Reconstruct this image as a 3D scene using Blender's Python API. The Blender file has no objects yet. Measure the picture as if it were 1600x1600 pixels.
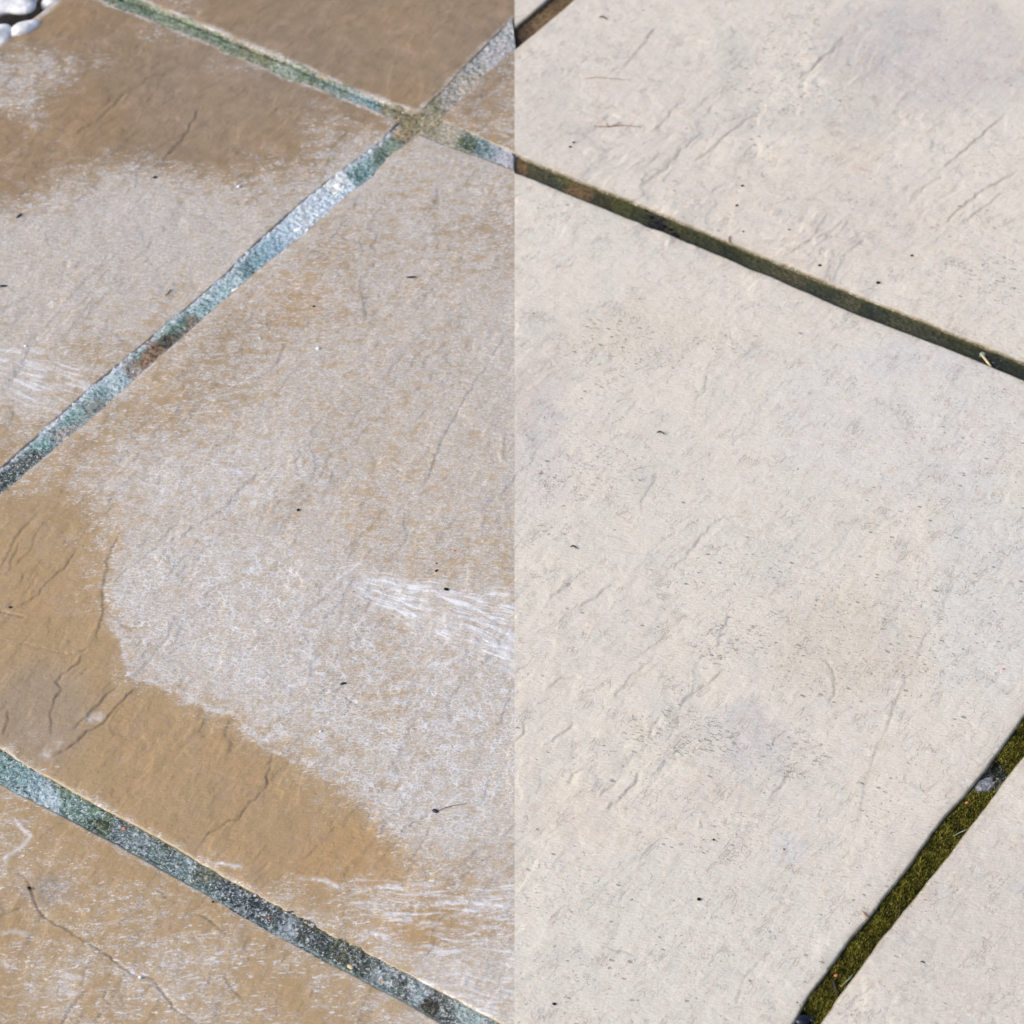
import bpy, math, random
import numpy as np
from mathutils import Matrix, Vector

random.seed(7)
sc = bpy.context.scene
COL = sc.collection

# ------------------------------------------------------------------ camera
# axes of the paving plane as seen by the camera (solved from the joints' vanishing points)
S = 1.3                                    # camera height above the paving, metres
FPX, CPX = 5069.5, 800.0
AX = np.array([0.82585251, 0.38044969, -0.41620389])
AY = np.array([0.56370894, -0.57552631, 0.59245396])
AN = np.array([-0.01413736, -0.72389744, -0.68976274])

def _plane(u, v):
    r = np.stack([np.asarray(u, float) - CPX, np.asarray(v, float) - CPX, np.full(np.shape(u), FPX)], -1)
    t = -1.0 / (r @ AN)
    return np.stack([(r @ AX) * t, (r @ AY) * t], -1) * S
ORG = _plane(640., 190.)

def at(u, v):                              # point of the paving plane (metres)
    p = _plane(u, v) - ORG
    return p if np.ndim(u) else (float(p[0]), float(p[1]))

def ref(x, y):                             # chart in which stains and cracks were measured
    px = (x + ORG[0]) / S; py = (y + ORG[1]) / S
    c = px[..., None] * AX + py[..., None] * AY - AN
    return CPX + FPX * c[..., 0] / c[..., 2], CPX + FPX * c[..., 1] / c[..., 2]

cam = bpy.data.cameras.new("camera")
cam.sensor_width = 36.0
cam.lens = FPX / 1600 * 36
cam.clip_start = 0.05; cam.clip_end = 500
cam.dof.use_dof = True
cam.dof.focus_distance = 1.78
cam.dof.aperture_fstop = 17
co = bpy.data.objects.new("camera", cam); COL.objects.link(co)
R = Matrix((AX, AY, AN)) @ Matrix(((1, 0, 0), (0, -1, 0), (0, 0, -1)))
co.matrix_world = Matrix.Translation((-ORG[0], -ORG[1], S)) @ R.to_4x4()
sc.camera = co

# ------------------------------------------------------------------ light
HD = np.array([0.826, 0.564])              # level direction across the view
PD = np.array([-0.564, 0.826])             # away from the viewer
SUN_EL, SUN_STR, SKY_STR = math.radians(33), 1.35, 0.118
sd = -0.94 * HD - 0.34 * PD                # the light comes from the near left
sunv = Vector((sd[0] * math.cos(SUN_EL), sd[1] * math.cos(SUN_EL), math.sin(SUN_EL))).normalized()
sl = bpy.data.lights.new("sun", 'SUN'); sl.energy = SUN_STR; sl.angle = math.radians(34)
sl.color = (0.965, 0.985, 0.90)
so = bpy.data.objects.new("sun", sl); COL.objects.link(so)
so.rotation_euler = (-sunv).to_track_quat('-Z', 'Y').to_euler()
w = bpy.data.worlds.new("World"); sc.world = w; w.use_nodes = True
nt = w.node_tree
sky = nt.nodes.new('ShaderNodeTexSky'); sky.sky_type = 'NISHITA'; sky.sun_disc = False
sky.sun_elevation = SUN_EL
sky.sun_rotation = math.atan2(sunv.x, sunv.y)
sky.dust_density = 4.0; sky.air_density = 0.8; sky.ozone_density = 0.6
bg = nt.nodes['Background']; bg.inputs['Strength'].default_value = SKY_STR
nt.links.new(sky.outputs[0], bg.inputs[0])
sc.view_settings.view_transform = 'Standard'; sc.view_settings.look = 'None'
sc.view_settings.exposure = 0.60; sc.view_settings.gamma = 1.0
sc.view_settings.use_curve_mapping = False
sc.render.engine = 'CYCLES'
KLIT = 1.10                                # how bright a white surface renders under this light

# ------------------------------------------------------------------ numpy noise
def _hash(ix, iy, seed):
    h = (ix.astype(np.int64) * 374761393 + iy.astype(np.int64) * 668265263 + seed * 974634777) & 0xffffffff
    h = ((h ^ (h >> 13)) * 1274126177) & 0xffffffff
    return ((h ^ (h >> 16)) & 0xffff).astype(np.float64) / 65535.0

def perlin(x, y, seed=0):                  # about -1..1
    x0 = np.floor(x); y0 = np.floor(y); fx = x - x0; fy = y - y0
    sx = fx * fx * fx * (fx * (fx * 6 - 15) + 10); sy = fy * fy * fy * (fy * (fy * 6 - 15) + 10)
    def g(dx, dy):
        a = _hash(x0 + dx, y0 + dy, seed) * 2 * np.pi
        return np.cos(a) * (fx - dx) + np.sin(a) * (fy - dy)
    a = g(0, 0); b = g(1, 0); c = g(0, 1); d = g(1, 1)
    return ((a + (b - a) * sx) * (1 - sy) + (c + (d - c) * sx) * sy) * 1.5

def fbm(x, y, o=4, seed=0, gain=0.5):
    s = 0; a = 1; n = 0
    for i in range(o):
        s = s + a * perlin(x * 2 ** i, y * 2 ** i, seed + i * 17); n += a; a *= gain
    return s / n

def sstep(a, b, x):
    t = np.clip((x - a) / (b - a), 0, 1); return t * t * (3 - 2 * t)

def lin(c):                                # sRGB 0..255 -> linear reflectance
    c = np.asarray(c, float) / 255
    return np.where(c <= 0.04045, c / 12.92, ((c + 0.055) / 1.055) ** 2.4) / KLIT

def mixc(a, b, f):
    return a + (b - a) * f[..., None]

def segdist(px, py, pts, closed=False):
    d = np.full(px.shape, 1e9); best_t = np.zeros(px.shape)
    n = len(pts); side = np.zeros(px.shape)
    L = 0
    for i in range(n if closed else n - 1):
        ax, ay = pts[i]; bx, by = pts[(i + 1) % n]
        ex, ey = bx - ax, by - ay; l2 = ex * ex + ey * ey + 1e-18
        t = np.clip(((px - ax) * ex + (py - ay) * ey) / l2, 0, 1)
        dx = px - (ax + t * ex); dy = py - (ay + t * ey)
        dd = dx * dx + dy * dy
        m = dd < d
        d = np.where(m, dd, d)
        side = np.where(m, np.sign(ex * dy - ey * dx), side)
        best_t = np.where(m, L + t * math.sqrt(l2), best_t)
        L += math.sqrt(l2)
    return np.sqrt(d), side, best_t / max(L, 1e-9)

def inside(px, py, pts):
    c = np.zeros(px.shape, bool); n = len(pts)
    for i in range(n):
        ax, ay = pts[i]; bx, by = pts[(i + 1) % n]
        if ay == by: continue
        m = ((ay > py) != (by > py)) & (px < (bx - ax) * (py - ay) / (by - ay) + ax)
        c ^= m
    return c

def sdpoly(px, py, pts):                   # positive inside
    d, _, _ = segdist(px, py, pts, True)
    return np.where(inside(px, py, pts), d, -d)

def ell(u, v, cx, cy, rx, ry, soft=0.5):
    r = np.sqrt(((u - cx) / rx) ** 2 + ((v - cy) / ry) ** 2)
    return 1 - sstep(1 - soft, 1 + soft, r)

# ------------------------------------------------------------------ measured stains (1600-unit chart)
HAZE = """00001120000000000
00011320000000012
45420002200000014
54100000012100325
02100000013324356
21123211223555555
12456654445654554
66667766654445433
65666766553454443
66566555423454556
56655443323455566
65434432355555566
66543223455555566
34432234555455566
23124444555445656
22145566655444555
11134565545445555
11235666656444444
11137766566654444
11225777766666655
10003677665545567
00104677775445566
00121045665445666
02100001444445656
11000000024566666
21100000012356666
32110010001135666
32211122111103445
21222212331344255
12222222224331133
22323443233354566
13423443212335666
21322233221234566""".split()
HAZE = np.array([[int(c) for c in r] for r in HAZE], float) / 9
def bil(G, u, v, st):
    x = np.clip(u / st, 0, G.shape[1] - 1.001); y = np.clip(v / st, 0, G.shape[0] - 1.001)
    i = x.astype(int); j = y.astype(int); fx = x - i; fy = y - j
    return (G[j, i] * (1 - fx) + G[j, i + 1] * fx) * (1 - fy) + (G[j + 1, i] * (1 - fx) + G[j + 1, i + 1] * fx) * fy

BROWN1 = [(-100, 770), (60, 800), (150, 810), (175, 850), (170, 895), (158, 930), (165, 962), (190, 1000), (198, 1040),
          (212, 1062), (245, 1068), (290, 1086), (330, 1110), (362, 1114), (395, 1150), (422, 1180), (470, 1192), (520, 1225),
          (548, 1250), (575, 1295), (592, 1335), (565, 1372), (500, 1368), (450, 1375), (430, 1420), (380, 1392), (0, 1172), (-100, 1120)]
BROWN2 = [(-50, 315), (40, 300), (95, 270), (140, 258), (200, 250), (250, 262), (300, 268), (340, 272), (385, 276), (430, 262), (470, 250),
          (520, 232), (545, 205), (600, 190), (160, -10), (90, -20), (-50, 80)]

CRACKS = [  # (points, depth mm, step mm)
 ([(313, 165), (305, 185), (290, 208), (278, 225), (262, 240), (253, 258)], .7, .4),
 ([(170, 400), (150, 425), (125, 450), (97, 480), (75, 510), (50, 535), (40, 560), (25, 575), (20, 595), (5, 620)], .35, .3),
 ([(452, 708), (430, 722), (400, 745), (380, 762), (345, 800), (317, 815), (290, 835), (255, 850), (225, 872), (190, 897), (170, 925)], .4, .5),
 ([(285, 808), (262, 832), (250, 845)], .4, .3),
 ([(800, 510), (780, 540), (765, 565), (740, 600), (720, 635), (700, 670), (690, 690), (672, 740), (660, 765)], .4, .5),
 ([(120, 857), (107, 880), (90, 897), (75, 907), (62, 925), (50, 935), (25, 950)], .5, .6),
 ([(-5, 953), (18, 960), (42, 965)], .8, .2),
 ([(30, 1000), (60, 1012), (80, 1016), (115, 1022), (145, 1010)], .5, .4),
 ([(130, 1020), (125, 1035), (100, 1050), (87, 1066), (97, 1078), (85, 1095), (78, 1125), (80, 1150)], .6, .5),
 ([(180, 1075), (165, 1090), (145, 1110), (130, 1126), (108, 1142)], .7, .5),
 ([(222, 1068), (200, 1087), (180, 1105), (162, 1130), (135, 1145), (112, 1166), (80, 1184)], .8, .7),
 ([(222, 1002), (214, 1010), (207, 1018)], .6, .3),
 ([(430, 1165), (424, 1190), (415, 1230), (400, 1246), (385, 1262), (375, 1276), (345, 1290), (330, 1300), (315, 1317)], .7, .3),
 ([(15, 1357), (40, 1370), (48, 1390), (60, 1420), (75, 1437), (100, 1447), (125, 1465), (150, 1478), (180, 1500), (200, 1515), (218, 1525), (240, 1527), (262, 1560), (280, 1580), (300, 1590), (315, 1606)], 1.0, .4),
 ([(145, 1542), (125, 1556), (105, 1580), (95, 1605)], .8, .3),
 ([(165, 1545), (165, 1560), (172, 1568), (155, 1585), (145, 1605)], .6, .2),
 ([(-5, 1432), (8, 1425), (35, 1417)], .6, .3),
 ([(295, 1430), (305, 1426), (320, 1430), (345, 1450), (352, 1457), (362, 1452)], .6, .3),
 ([(245, 1385), (262, 1405)], .6, .2), ([(350, 1520), (365, 1545), (385, 1565)], .5, .2),
 ([(730, 1257), (690, 1260), (672, 1272), (640, 1290), (620, 1305)], .6, .3),
 ([(675, 1285), (668, 1305), (655, 1325), (640, 1345)], .4, .3),
 ([(800, 1085), (778, 1135), (762, 1142), (740, 1152), (722, 1166)], .4, .4),
 ([(540, 1090), (552, 1096), (563, 1104)], .8, .1), ([(543, 1154), (558, 1163)], .8, .1),
 ([(520, 600), (560, 575), (585, 575), (605, 573)], .4, .2),
 ([(150, 175), (175, 150), (205, 163)], .3, .4), ([(105, 215), (150, 190), (190, 150), (240, 118), (275, 115)], .25, .7),
 ([(330, 100), (350, 105), (370, 100)], .4, .4), ([(575, 500), (560, 440), (578, 420)], .3, .4),
 ([(30, 845), (10, 900)], .3, .4), ([(190, 830), (170, 870), (160, 920), (160, 960), (150, 1000)], .3, .6),
 ([(15, 1110), (5, 1150)], .6, .4), ([(60, 800), (30, 830), (0, 890)], .2, .5),
]
RIDGES = [  # on the cleaned stone (points, depth, step)
 ([(1080, 250), (1110, 235), (1140, 205), (1180, 178)], .6, .5), ([(1245, 125), (1280, 95), (1318, 66)], .6, .5),
 ([(1262, 112), (1290, 85), (1325, 50)], .4, .5),
 ([(1470, 265), (1500, 240), (1540, 205), (1572, 178)], .6, .6), ([(1430, 302), (1455, 285), (1475, 275)], .5, .4),
 ([(1475, 350), (1500, 325), (1540, 295), (1590, 268)], .7, .6), ([(1490, 358), (1530, 330), (1570, 298)], .5, .5),
 ([(1228, 402), (1250, 385), (1290, 368), (1322, 342)], .5, .3), ([(1000, 290), (1040, 262), (1062, 235), (1100, 205)], .4, .7),
 ([(1020, 205), (1040, 185), (1062, 160)], .4, .5), ([(960, 110), (985, 95), (1010, 60), (1030, 40)], .3, .5),
 ([(1175, 802), (1130, 808), (1100, 832), (1078, 862), (1055, 886)], .4, .4), ([(1100, 865), (1115, 855), (1145, 850)], .4, .3),
 ([(858, 935), (875, 925), (895, 908)], .4, .6), ([(905, 948), (935, 930), (955, 912)], .4, .6),
 ([(855, 1072), (880, 1060), (908, 1054)], .5, .3), ([(960, 1090), (985, 1058), (1008, 1042)], .4, .5),
 ([(1003, 1022), (1025, 1005), (1045, 985)], .4, .5), ([(1060, 1108), (1085, 1082), (1108, 1070), (1130, 1045)], .5, .5),
 ([(850, 1166), (880, 1145), (897, 1132)], .4, .6), ([(935, 1247), (955, 1232), (968, 1215)], .5, .3),
 ([(940, 1270), (962, 1255), (985, 1232), (1003, 1205)], .6, .7), ([(885, 1232), (892, 1215), (905, 1205), (938, 1196)], .5, .4),
 ([(1288, 1028), (1302, 1050), (1305, 1080), (1295, 1102)], .5, .3), ([(1205, 1245), (1225, 1225), (1232, 1205)], .5, .4),
 ([(1512, 835), (1500, 870), (1490, 890), (1480, 930), (1465, 975), (1440, 1000), (1432, 1040), (1410, 1070), (1395, 1110), (1385, 1140), (1370, 1165), (1365, 1190), (1350, 1230), (1345, 1265), (1340, 1290), (1322, 1302)], .28, .22),
 ([(1140, 955), (1135, 975), (1125, 990), (1122, 1015)], .4, .3), ([(1035, 1118), (1020, 1135), (1012, 1160)], .4, .3),
 ([(820, 1128), (818, 1150), (806, 1158)], .5, .3), ([(1025, 735), (1018, 760), (1005, 780), (1000, 800)], .4, .2),
 ([(1105, 585), (1100, 610), (1085, 628)], .3, .4), ([(905, 570), (935, 540), (990, 530)], .2, .4),
 ([(1370, 1480 + 60), (1340, 1560), (1310, 1590)], .3, .3), ([(1190, 1500), (1160, 1530), (1150, 1570)], .3, .3),
 ([(950, 1480), (975, 1488), (990, 1495)], .4, .2), ([(840, 590), (860, 560), (880, 550)], .2, .2),
]
STROKES = [  # white mineral strokes (points, half width, strength)
 ([(535, 905), (560, 917), (610, 945), (650, 967), (700, 990), (760, 1010)], 2.0, .8), ([(520, 912), (548, 890), (585, 862)], 1.6, .8),
 ([(555, 893), (575, 898), (640, 908), (690, 920)], 2, .5), ([(575, 902), (592, 904)], 5, .9), ([(608, 918), (650, 925)], 2.4, .8),
 ([(465, 1372), (490, 1373), (515, 1378), (535, 1388)], 2.4, .9), ([(545, 1396), (580, 1388), (610, 1383), (660, 1394), (700, 1400)], 2.2, .7),
 ([(650, 1415), (700, 1409), (760, 1411), (806, 1418)], 3.4, .95), ([(568, 1450), (600, 1462), (640, 1452), (660, 1440), (700, 1444)], 2.2, .9),
 ([(655, 1440), (630, 1430), (600, 1428)], 1.8, .7), ([(332, 1349), (350, 1350), (380, 1356)], 2, .8),
 ([(198, 1050), (207, 1058), (222, 1062)], 2.2, .9), ([(385, 1142), (402, 1154), (424, 1158)], 2, .7), ([(290, 1088), (312, 1098)], 4, .5),
 ([(-5, 562), (30, 563)], 2.2, .9), ([(30, 560), (80, 576), (115, 592), (140, 604)], 2, .6), ([(130, 612), (142, 606)], 6, .7),
 ([(24, 462), (22, 478), (10, 492)], 3, .6), ([(345, 735), (370, 735), (382, 748)], 2, .7), ([(8, 1270), (25, 1281), (36, 1296), (48, 1305), (38, 1318), (20, 1330), (5, 1341), (10, 1352)], 2.4, .8),
 ([(155, 1510), (162, 1516)], 3, .7), ([(203, 1515), (210, 1520)], 2.5, .9), ([(100, 1525), (130, 1527), (142, 1534)], 3, .5), ([(92, 1543), (110, 1552), (122, 1550)], 3, .6),
 ([(0, 1457), (25, 1452), (45, 1462)], 2.6, .5), ([(160, 1120), (137, 1124)], 5, .5), ([(90, 1160), (96, 1166)], 5, .5), ([(65, 1175), (80, 1180)], 6, .35), ([(118, 1062), (122, 1064)], 5, .4),
 ([(765, 1100), (780, 1103)], 5, .5), ([(672, 1040), (700, 1035), (730, 1020)], 2, .6), ([(690, 1070), (715, 1058)], 4, .5),
 ([(660, 1205), (650, 1225)], 2, .5), ([(720, 1240), (700, 1255), (690, 1262)], 1.6, .6), ([(530, 1222), (540, 1220)], 5, .6),
 ([(745, 1050), (760, 1060), (757, 1080)], 1.4, .6), ([(480, 1030), (500, 1035), (460, 1050), (470, 1065), (440, 1080)], 2.5, .5),
]

# ------------------------------------------------------------------ surface functions
def seam_x(v):  # the cleaned half starts along this line
    return 804.0

def h_common(x, y):
    return 0.0006 * fbm(x * 5, y * 5, 2, 5)

def lines_height(u, v, L, mm=1.0):
    h = np.zeros(u.shape); ln = np.zeros(u.shape)
    wu = u + 3 * perlin(u / 14, v / 14, 91); wv = v + 3 * perlin(u / 14, v / 14, 92)
    for pts, dep, stp in L:
        du = pts[-1][0] - pts[0][0]; dv = pts[-1][1] - pts[0][1]
        if dv > abs(du) * .3 or (abs(dv) <= abs(du) * .3 and du < 0): pts = pts[::-1]
        us = [p[0] for p in pts]; vs = [p[1] for p in pts]
        m = (u > min(us) - 40) & (u < max(us) + 40) & (v > min(vs) - 40) & (v < max(vs) + 40)
        if not m.any(): continue
        d, s, t = segdist(wu[m], wv[m], pts)
        taper = np.clip(np.minimum(t, 1 - t) * 8 + .15, 0, 1)
        br = 0.65 + 0.5 * perlin(wu[m] / 18, wv[m] / 18, 55)
        g = np.exp(-(d / 1.9) ** 2)
        h[m] += -dep * 0.9 * g * taper * br - s * stp * .55 * np.exp(-d / 11) * taper * (1 - g * .5)
        ln[m] = np.maximum(ln[m], g * np.clip(dep * 1.25, 0, 1) * taper * np.clip(br + .1, 0, 1))
    return h * 0.001 * mm, ln

def terr(n, k, sharp=6):
    a = n * k; f = np.floor(a); r = a - f
    return (f + sstep(0.5 - 0.5 / sharp, 0.5 + 0.5 / sharp, r)) / k

def riven(x, y, seed, amp=1.0):
    a = x * 0.96 + y * -0.10; b = y
    wx = a + 0.012 * fbm(x * 18, y * 18, 3, seed + 3); wy = b + 0.03 * fbm(x * 9, y * 9, 3, seed + 4)
    n = fbm(wx * 16, wy * 6, 5, seed, .55)
    n2 = fbm(wx * 60, wy * 26, 3, seed + 31)
    t = terr(n, 5, 5)
    n3 = fbm(wx * 170, wy * 90, 3, seed + 51, .6)
    return amp * (0.0016 * t + 0.0008 * n + 0.00042 * n2 + 0.00022 * n3)

def top_both(x, y):                        # the stone runs on unbroken under the line between the two halves
    u, v = ref(x, y)
    base = riven(x, y, 11, .8)
    lh1, ln1 = lines_height(u, v, CRACKS); lh2, ln2 = lines_height(u, v, RIDGES)
    am = 0.30 + 0.5 * ell(u, v, 1180, 250, 420, 200) + .35 * ell(u, v, 950, 1150, 200, 200)
    w = sstep(804, 900, u)
    am = am * (.55 + 1.0 * sstep(-.25, .5, fbm(u / 160, v / 160, 3, 205)))
    h = base * (1 - w) + (riven(x, y, 77, 1.15) * am if (u > 800).any() else 0) * w
    return h_common(x, y) + h + np.where(u < 806, lh1 * .75, 0) + np.where(u > 800, lh2 * .9, 0), None
top_stained = top_clean = top_both

def stained_attr(x, y, d_edge):
    u, v = ref(x, y)
    _, ln = lines_height(u, v, CRACKS)
    wu = u + 14 * fbm(u / 40, v / 40, 3, 41); wv = v + 10 * fbm(u / 40, v / 40, 3, 42)
    den = bil(HAZE, np.clip(wu, 0, 800), np.clip(wv, 0, 1600), 50)
    wu2 = u + 22 * fbm(u / 26, v / 26, 5, 43, .65); wv2 = v + 18 * fbm(u / 26, v / 26, 5, 44, .65)
    s1 = sdpoly(wu2, wv2, BROWN1); b1 = sstep(-34, 18, s1 + 10 * fbm(u / 9, v / 6, 3, 48))
    s2 = sdpoly(wu2, wv2, BROWN2); b2 = sstep(-9, 9, s2)
    den = np.where(s1 < 0, np.maximum(den, np.where((s1 > -40) & (v > 880) & (v < 1250), .44 + .14 * sstep(0, 40, -s1), 0)), den)
    den = den * (1 - 0.35 * b1) * (1 - .15 * b2) 
    den = np.maximum(den, .42 * np.exp(-(np.maximum(s1, 0) / 38) ** 2) * sstep(.15, .6, fbm(u / 16, v / 6, 4, 49)) * (s1 > 0))
    rim = np.exp(-((s1 + 2) / 4) ** 2) * (v > 960) * (v < 1200) * .35
    # pale slurry margin along the joints
    e = np.exp(-(d_edge / 0.0042) ** 2) * (0.75 + .5 * perlin(u / 30, v / 30, 8))
    top = 1 - sstep(500, 700, v)
    den = np.clip(np.maximum(den, np.clip(e, 0, 1) * (.56 + .32 * top)), 0, 1)
    ctr = sstep(-12, 85, -s1 + 14 * fbm(u / 12, v / 7, 3, 50)) * (u + v * 1.17 > 880) * (1 - sstep(1250, 1370, v)) * (v < 1180 + .54 * u)      # the film never quite leaves the middle of the big slab
    den = np.where(ctr > 0, den * (1 - ctr * .25) + .15 * ctr, den)
    den = den * (.35 + .65 * sstep(.0004, .0022, d_edge))
    den = np.clip(den + 0.10 * fbm(u / 60, v / 60, 3, 45) * (den > .05), 0, 1)
    # reticulated network of salt lines
    net = np.clip(ell(u, v, 330, 940, 190, 120) + ell(u, v, 660, 1150, 260, 170) + .7 * ell(u, v, 350, 740, 190, 60)
                  + .4 * ell(u, v, 480, 1010, 120, 90), 0, 1) * (1 - b1) + .12 * den
    den = den * (1 - .45 * sstep(670, 700, u) * (u > 0.94 * (845 - v)) * (v < 235 + .43 * (u - 800)))
    net = net * (1 - .5 * sstep(-45, 5, s1)) * np.clip(.75 + .7 * fbm(u / 45, v / 45, 3, 46), 0, 1)
    # strokes
    st = np.zeros(u.shape) + rim
    ww = u + 2 * perlin(u / 9, v / 9, 61); wq = v + 2 * perlin(u / 9, v / 9, 62)
    for pts, hw, sg in STROKES:
        us = [p[0] for p in pts]; vs = [p[1] for p in pts]
        m = (u > min(us) - 20) & (u < max(us) + 20) & (v > min(vs) - 20) & (v < max(vs) + 20)
        if not m.any(): continue
        d, s, t = segdist(ww[m], wq[m], pts)
        tp = np.clip(np.minimum(t, 1 - t) * 6 + .35, 0, 1)
        hw = hw * 1.35; st[m] = np.maximum(st[m], sg * np.exp(-(d / hw) ** 2) * tp * (0.7 + .5 * perlin(u[m] / 8, v[m] / 8, 63)))
    def fan(cx, cy, a0, a1, r0, r1, freq, seed, k):
        r = np.hypot(u - cx, v - cy); a = np.degrees(np.arctan2(v - cy, u - cx)) + 1.2 * perlin(u / 50, v / 50, seed)
        m = sstep(a0 - 2, a0 + 3, a) * (1 - sstep(a1 - 3, a1 + 2, a)) * sstep(r0, r0 + 50, r) * (1 - sstep(r1 - 60, r1, r))
        n = perlin(a * freq, r / 60, seed + 1) * .6 + perlin(a * freq * 2.3, r / 35, seed + 2) * .5
        return m * k * sstep(-.05, .5, n)
    st = np.maximum(st, np.clip(fan(440, 872, 8, 27, 110, 460, .8, 70, 1.0) + fan(440, 872, 9, 26, 110, 460, 2.0, 73, .4) + fan(440, 872, 10, 25, 90, 470, .12, 79, .35), 0, 1))
    st = np.maximum(st, fan(700, 872, 172, 190, 105, 225, 1.3, 75, .6))
    st = np.maximum(st, fan(300, 1480, -8, 14, 330, 560, .8, 80, .55))
    st = np.maximum(st, fan(-200, 500, 10, 28, 180, 380, .9, 85, .6))
    band = sstep(1365, 1380, v) * (1 - sstep(1440, 1462, v)) * sstep(470, 600, u)
    yy = v + 9 * perlin(u / 80, v / 90, 88)
    st = np.maximum(st, band * .7 * sstep(.05, .6, perlin(u / 75, yy / 5.0, 89) * .8 + perlin(u / 40, yy / 2.6, 90) * .4))
    b3 = sstep(1480, 1500, v) * sstep(600, 720, u) * (v < 1640)
    st = np.maximum(st, b3 * .45 * sstep(.0, .7, perlin((u + v * 2) / 90, (v - .35 * u) / 4.5, 95)))
    # stone colour, darker towards the far end
    warm = fbm(u / 140, v / 140, 3, 21); fine = fbm(u / 30, v / 16, 4, 22)
    lo = lin((180, 154, 118)); up = lin((149, 127, 99)); ora = lin((190, 154, 108)); gry = lin((156, 144, 132))
    f = sstep(150, 900, v + 80 * warm)
    c = mixc(np.broadcast_to(up, u.shape + (3,)), lo, f)
    c = mixc(c, ora, np.clip(.30 * fine + .35 * warm + .12 + .4 * ell(u, v, 560, 1330, 90, 60) + .5 * ell(u, v, 640, 1430, 60, 50) + .5 * ell(u, v, 450, 460, 90, 40), 0, .8))
    c = mixc(c, gry, np.clip(.55 * ell(u, v, 60, 1120, 80, 80) + .7 * ell(u, v, 80, 1390, 35, 25) + .25 * ell(u, v, 620, 60, 260, 100)
                             + .35 * ell(u, v, 330, 150, 130, 90) + .2 * fine, 0, 1))
    c = c * (1 - .36 * ln[..., None]) * (1 + .07 * fine[..., None])
    # lip along the joint, colour darkened to hold down the sun its rounding catches
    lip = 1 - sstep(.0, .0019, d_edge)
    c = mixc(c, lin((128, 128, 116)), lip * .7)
    wet = np.clip(.25 + .5 * (1 - f), 0, 1)
    return c, den, net, np.clip(st, 0, 1), wet

PATCH = [  # cleaned stone: (u, v, ru, rv, strength, colour)
 (1470, 80, 150, 85, .5, (192, 187, 190)), (1370, 60, 90, 60, .5, (194, 189, 190)), (1520, 140, 110, 40, .35, (196, 191, 192)), (1345, 120, 45, 60, .6, (190, 186, 182)), (1380, 190, 90, 40, .4, (200, 194, 190)),
 (842, 700, 42, 130, .7, (200, 195, 200)), (850, 560, 50, 60, .5, (212, 204, 198)), (1165, 1150, 58, 48, .5, (198, 196, 202)), (1225, 1200, 60, 60, .4, (208, 205, 203)),
 (1235, 1325, 26, 20, .7, (216, 216, 226)), (1250, 340, 260, 90, .6, (216, 204, 194)), (950, 160, 170, 140, .45, (213, 203, 196)), (1330, 235, 60, 30, .5, (218, 206, 192)),
 (900, 1270, 70, 45, .5, (222, 208, 196)), (975, 1015, 30, 28, .6, (222, 208, 194)), (1120, 1240, 60, 30, .5, (222, 209, 198)), (826, 610, 22, 50, .6, (214, 196, 186)),
 (1330, 1010, 120, 85, .55, (206, 194, 178)), (990, 520, 130, 45, .3, (212, 202, 186)), (1140, 100, 32, 70, .6, (201, 201, 196)), (1260, 185, 140, 24, .5, (203, 199, 194)),
 (1400, 660, 230, 130, .6, (217, 217, 220)), (1540, 930, 90, 180, .5, (214, 216, 217)), (1050, 1480, 300, 130, .5, (222, 220, 212)), (1180, 830, 150, 80, .4, (220, 219, 211)),
 (1500, 1450, 140, 170, .5, (206, 199, 194)), (960, 360, 150, 60, .4, (220, 218, 212)), (870, 820, 70, 40, .4, (222, 219, 210)), (1070, 870, 150, 80, .2, (222, 219, 210)),
 (1030, 700, 60, 60, .3, (212, 209, 206)), (1160, 1370, 160, 60, .3, (214, 209, 203)), (1420, 560, 100, 40, .3, (214, 213, 217)), (920, 1000, 90, 70, .3, (218, 212, 206)),
]
PITS = [(1240, 60, 60, 60, .9), (1230, 150, 90, 26, 1), (1175, 150, 60, 70, .6), (1540, 430, 80, 60, .8), (1560, 255, 60, 30, .6), (1520, 135, 60, 14, .6), (960, 545, 120, 60, .8),
        (1125, 545, 55, 32, .8), (930, 745, 105, 50, .8), (1150, 890, 130, 50, .55), (1150, 1000, 70, 45, 1), (1065, 1150, 100, 42, 1), (1240, 1178, 60, 45, 1), (1110, 1300, 90, 45, .7),
        (870, 1380, 90, 60, .7), (1350, 1000, 170, 130, .6), (1500, 850, 160, 280, .45), (950, 1550, 190, 80, .4), (1420, 1350, 90, 200, .4), (1200, 1480, 300, 150, .3), (850, 830, 50, 20, .7),
        (1050, 1190, 240, 40, .4), (1500, 350, 80, 40, .5), (890, 340, 60, 25, .5), (920, 650, 60, 60, .5)]

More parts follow.
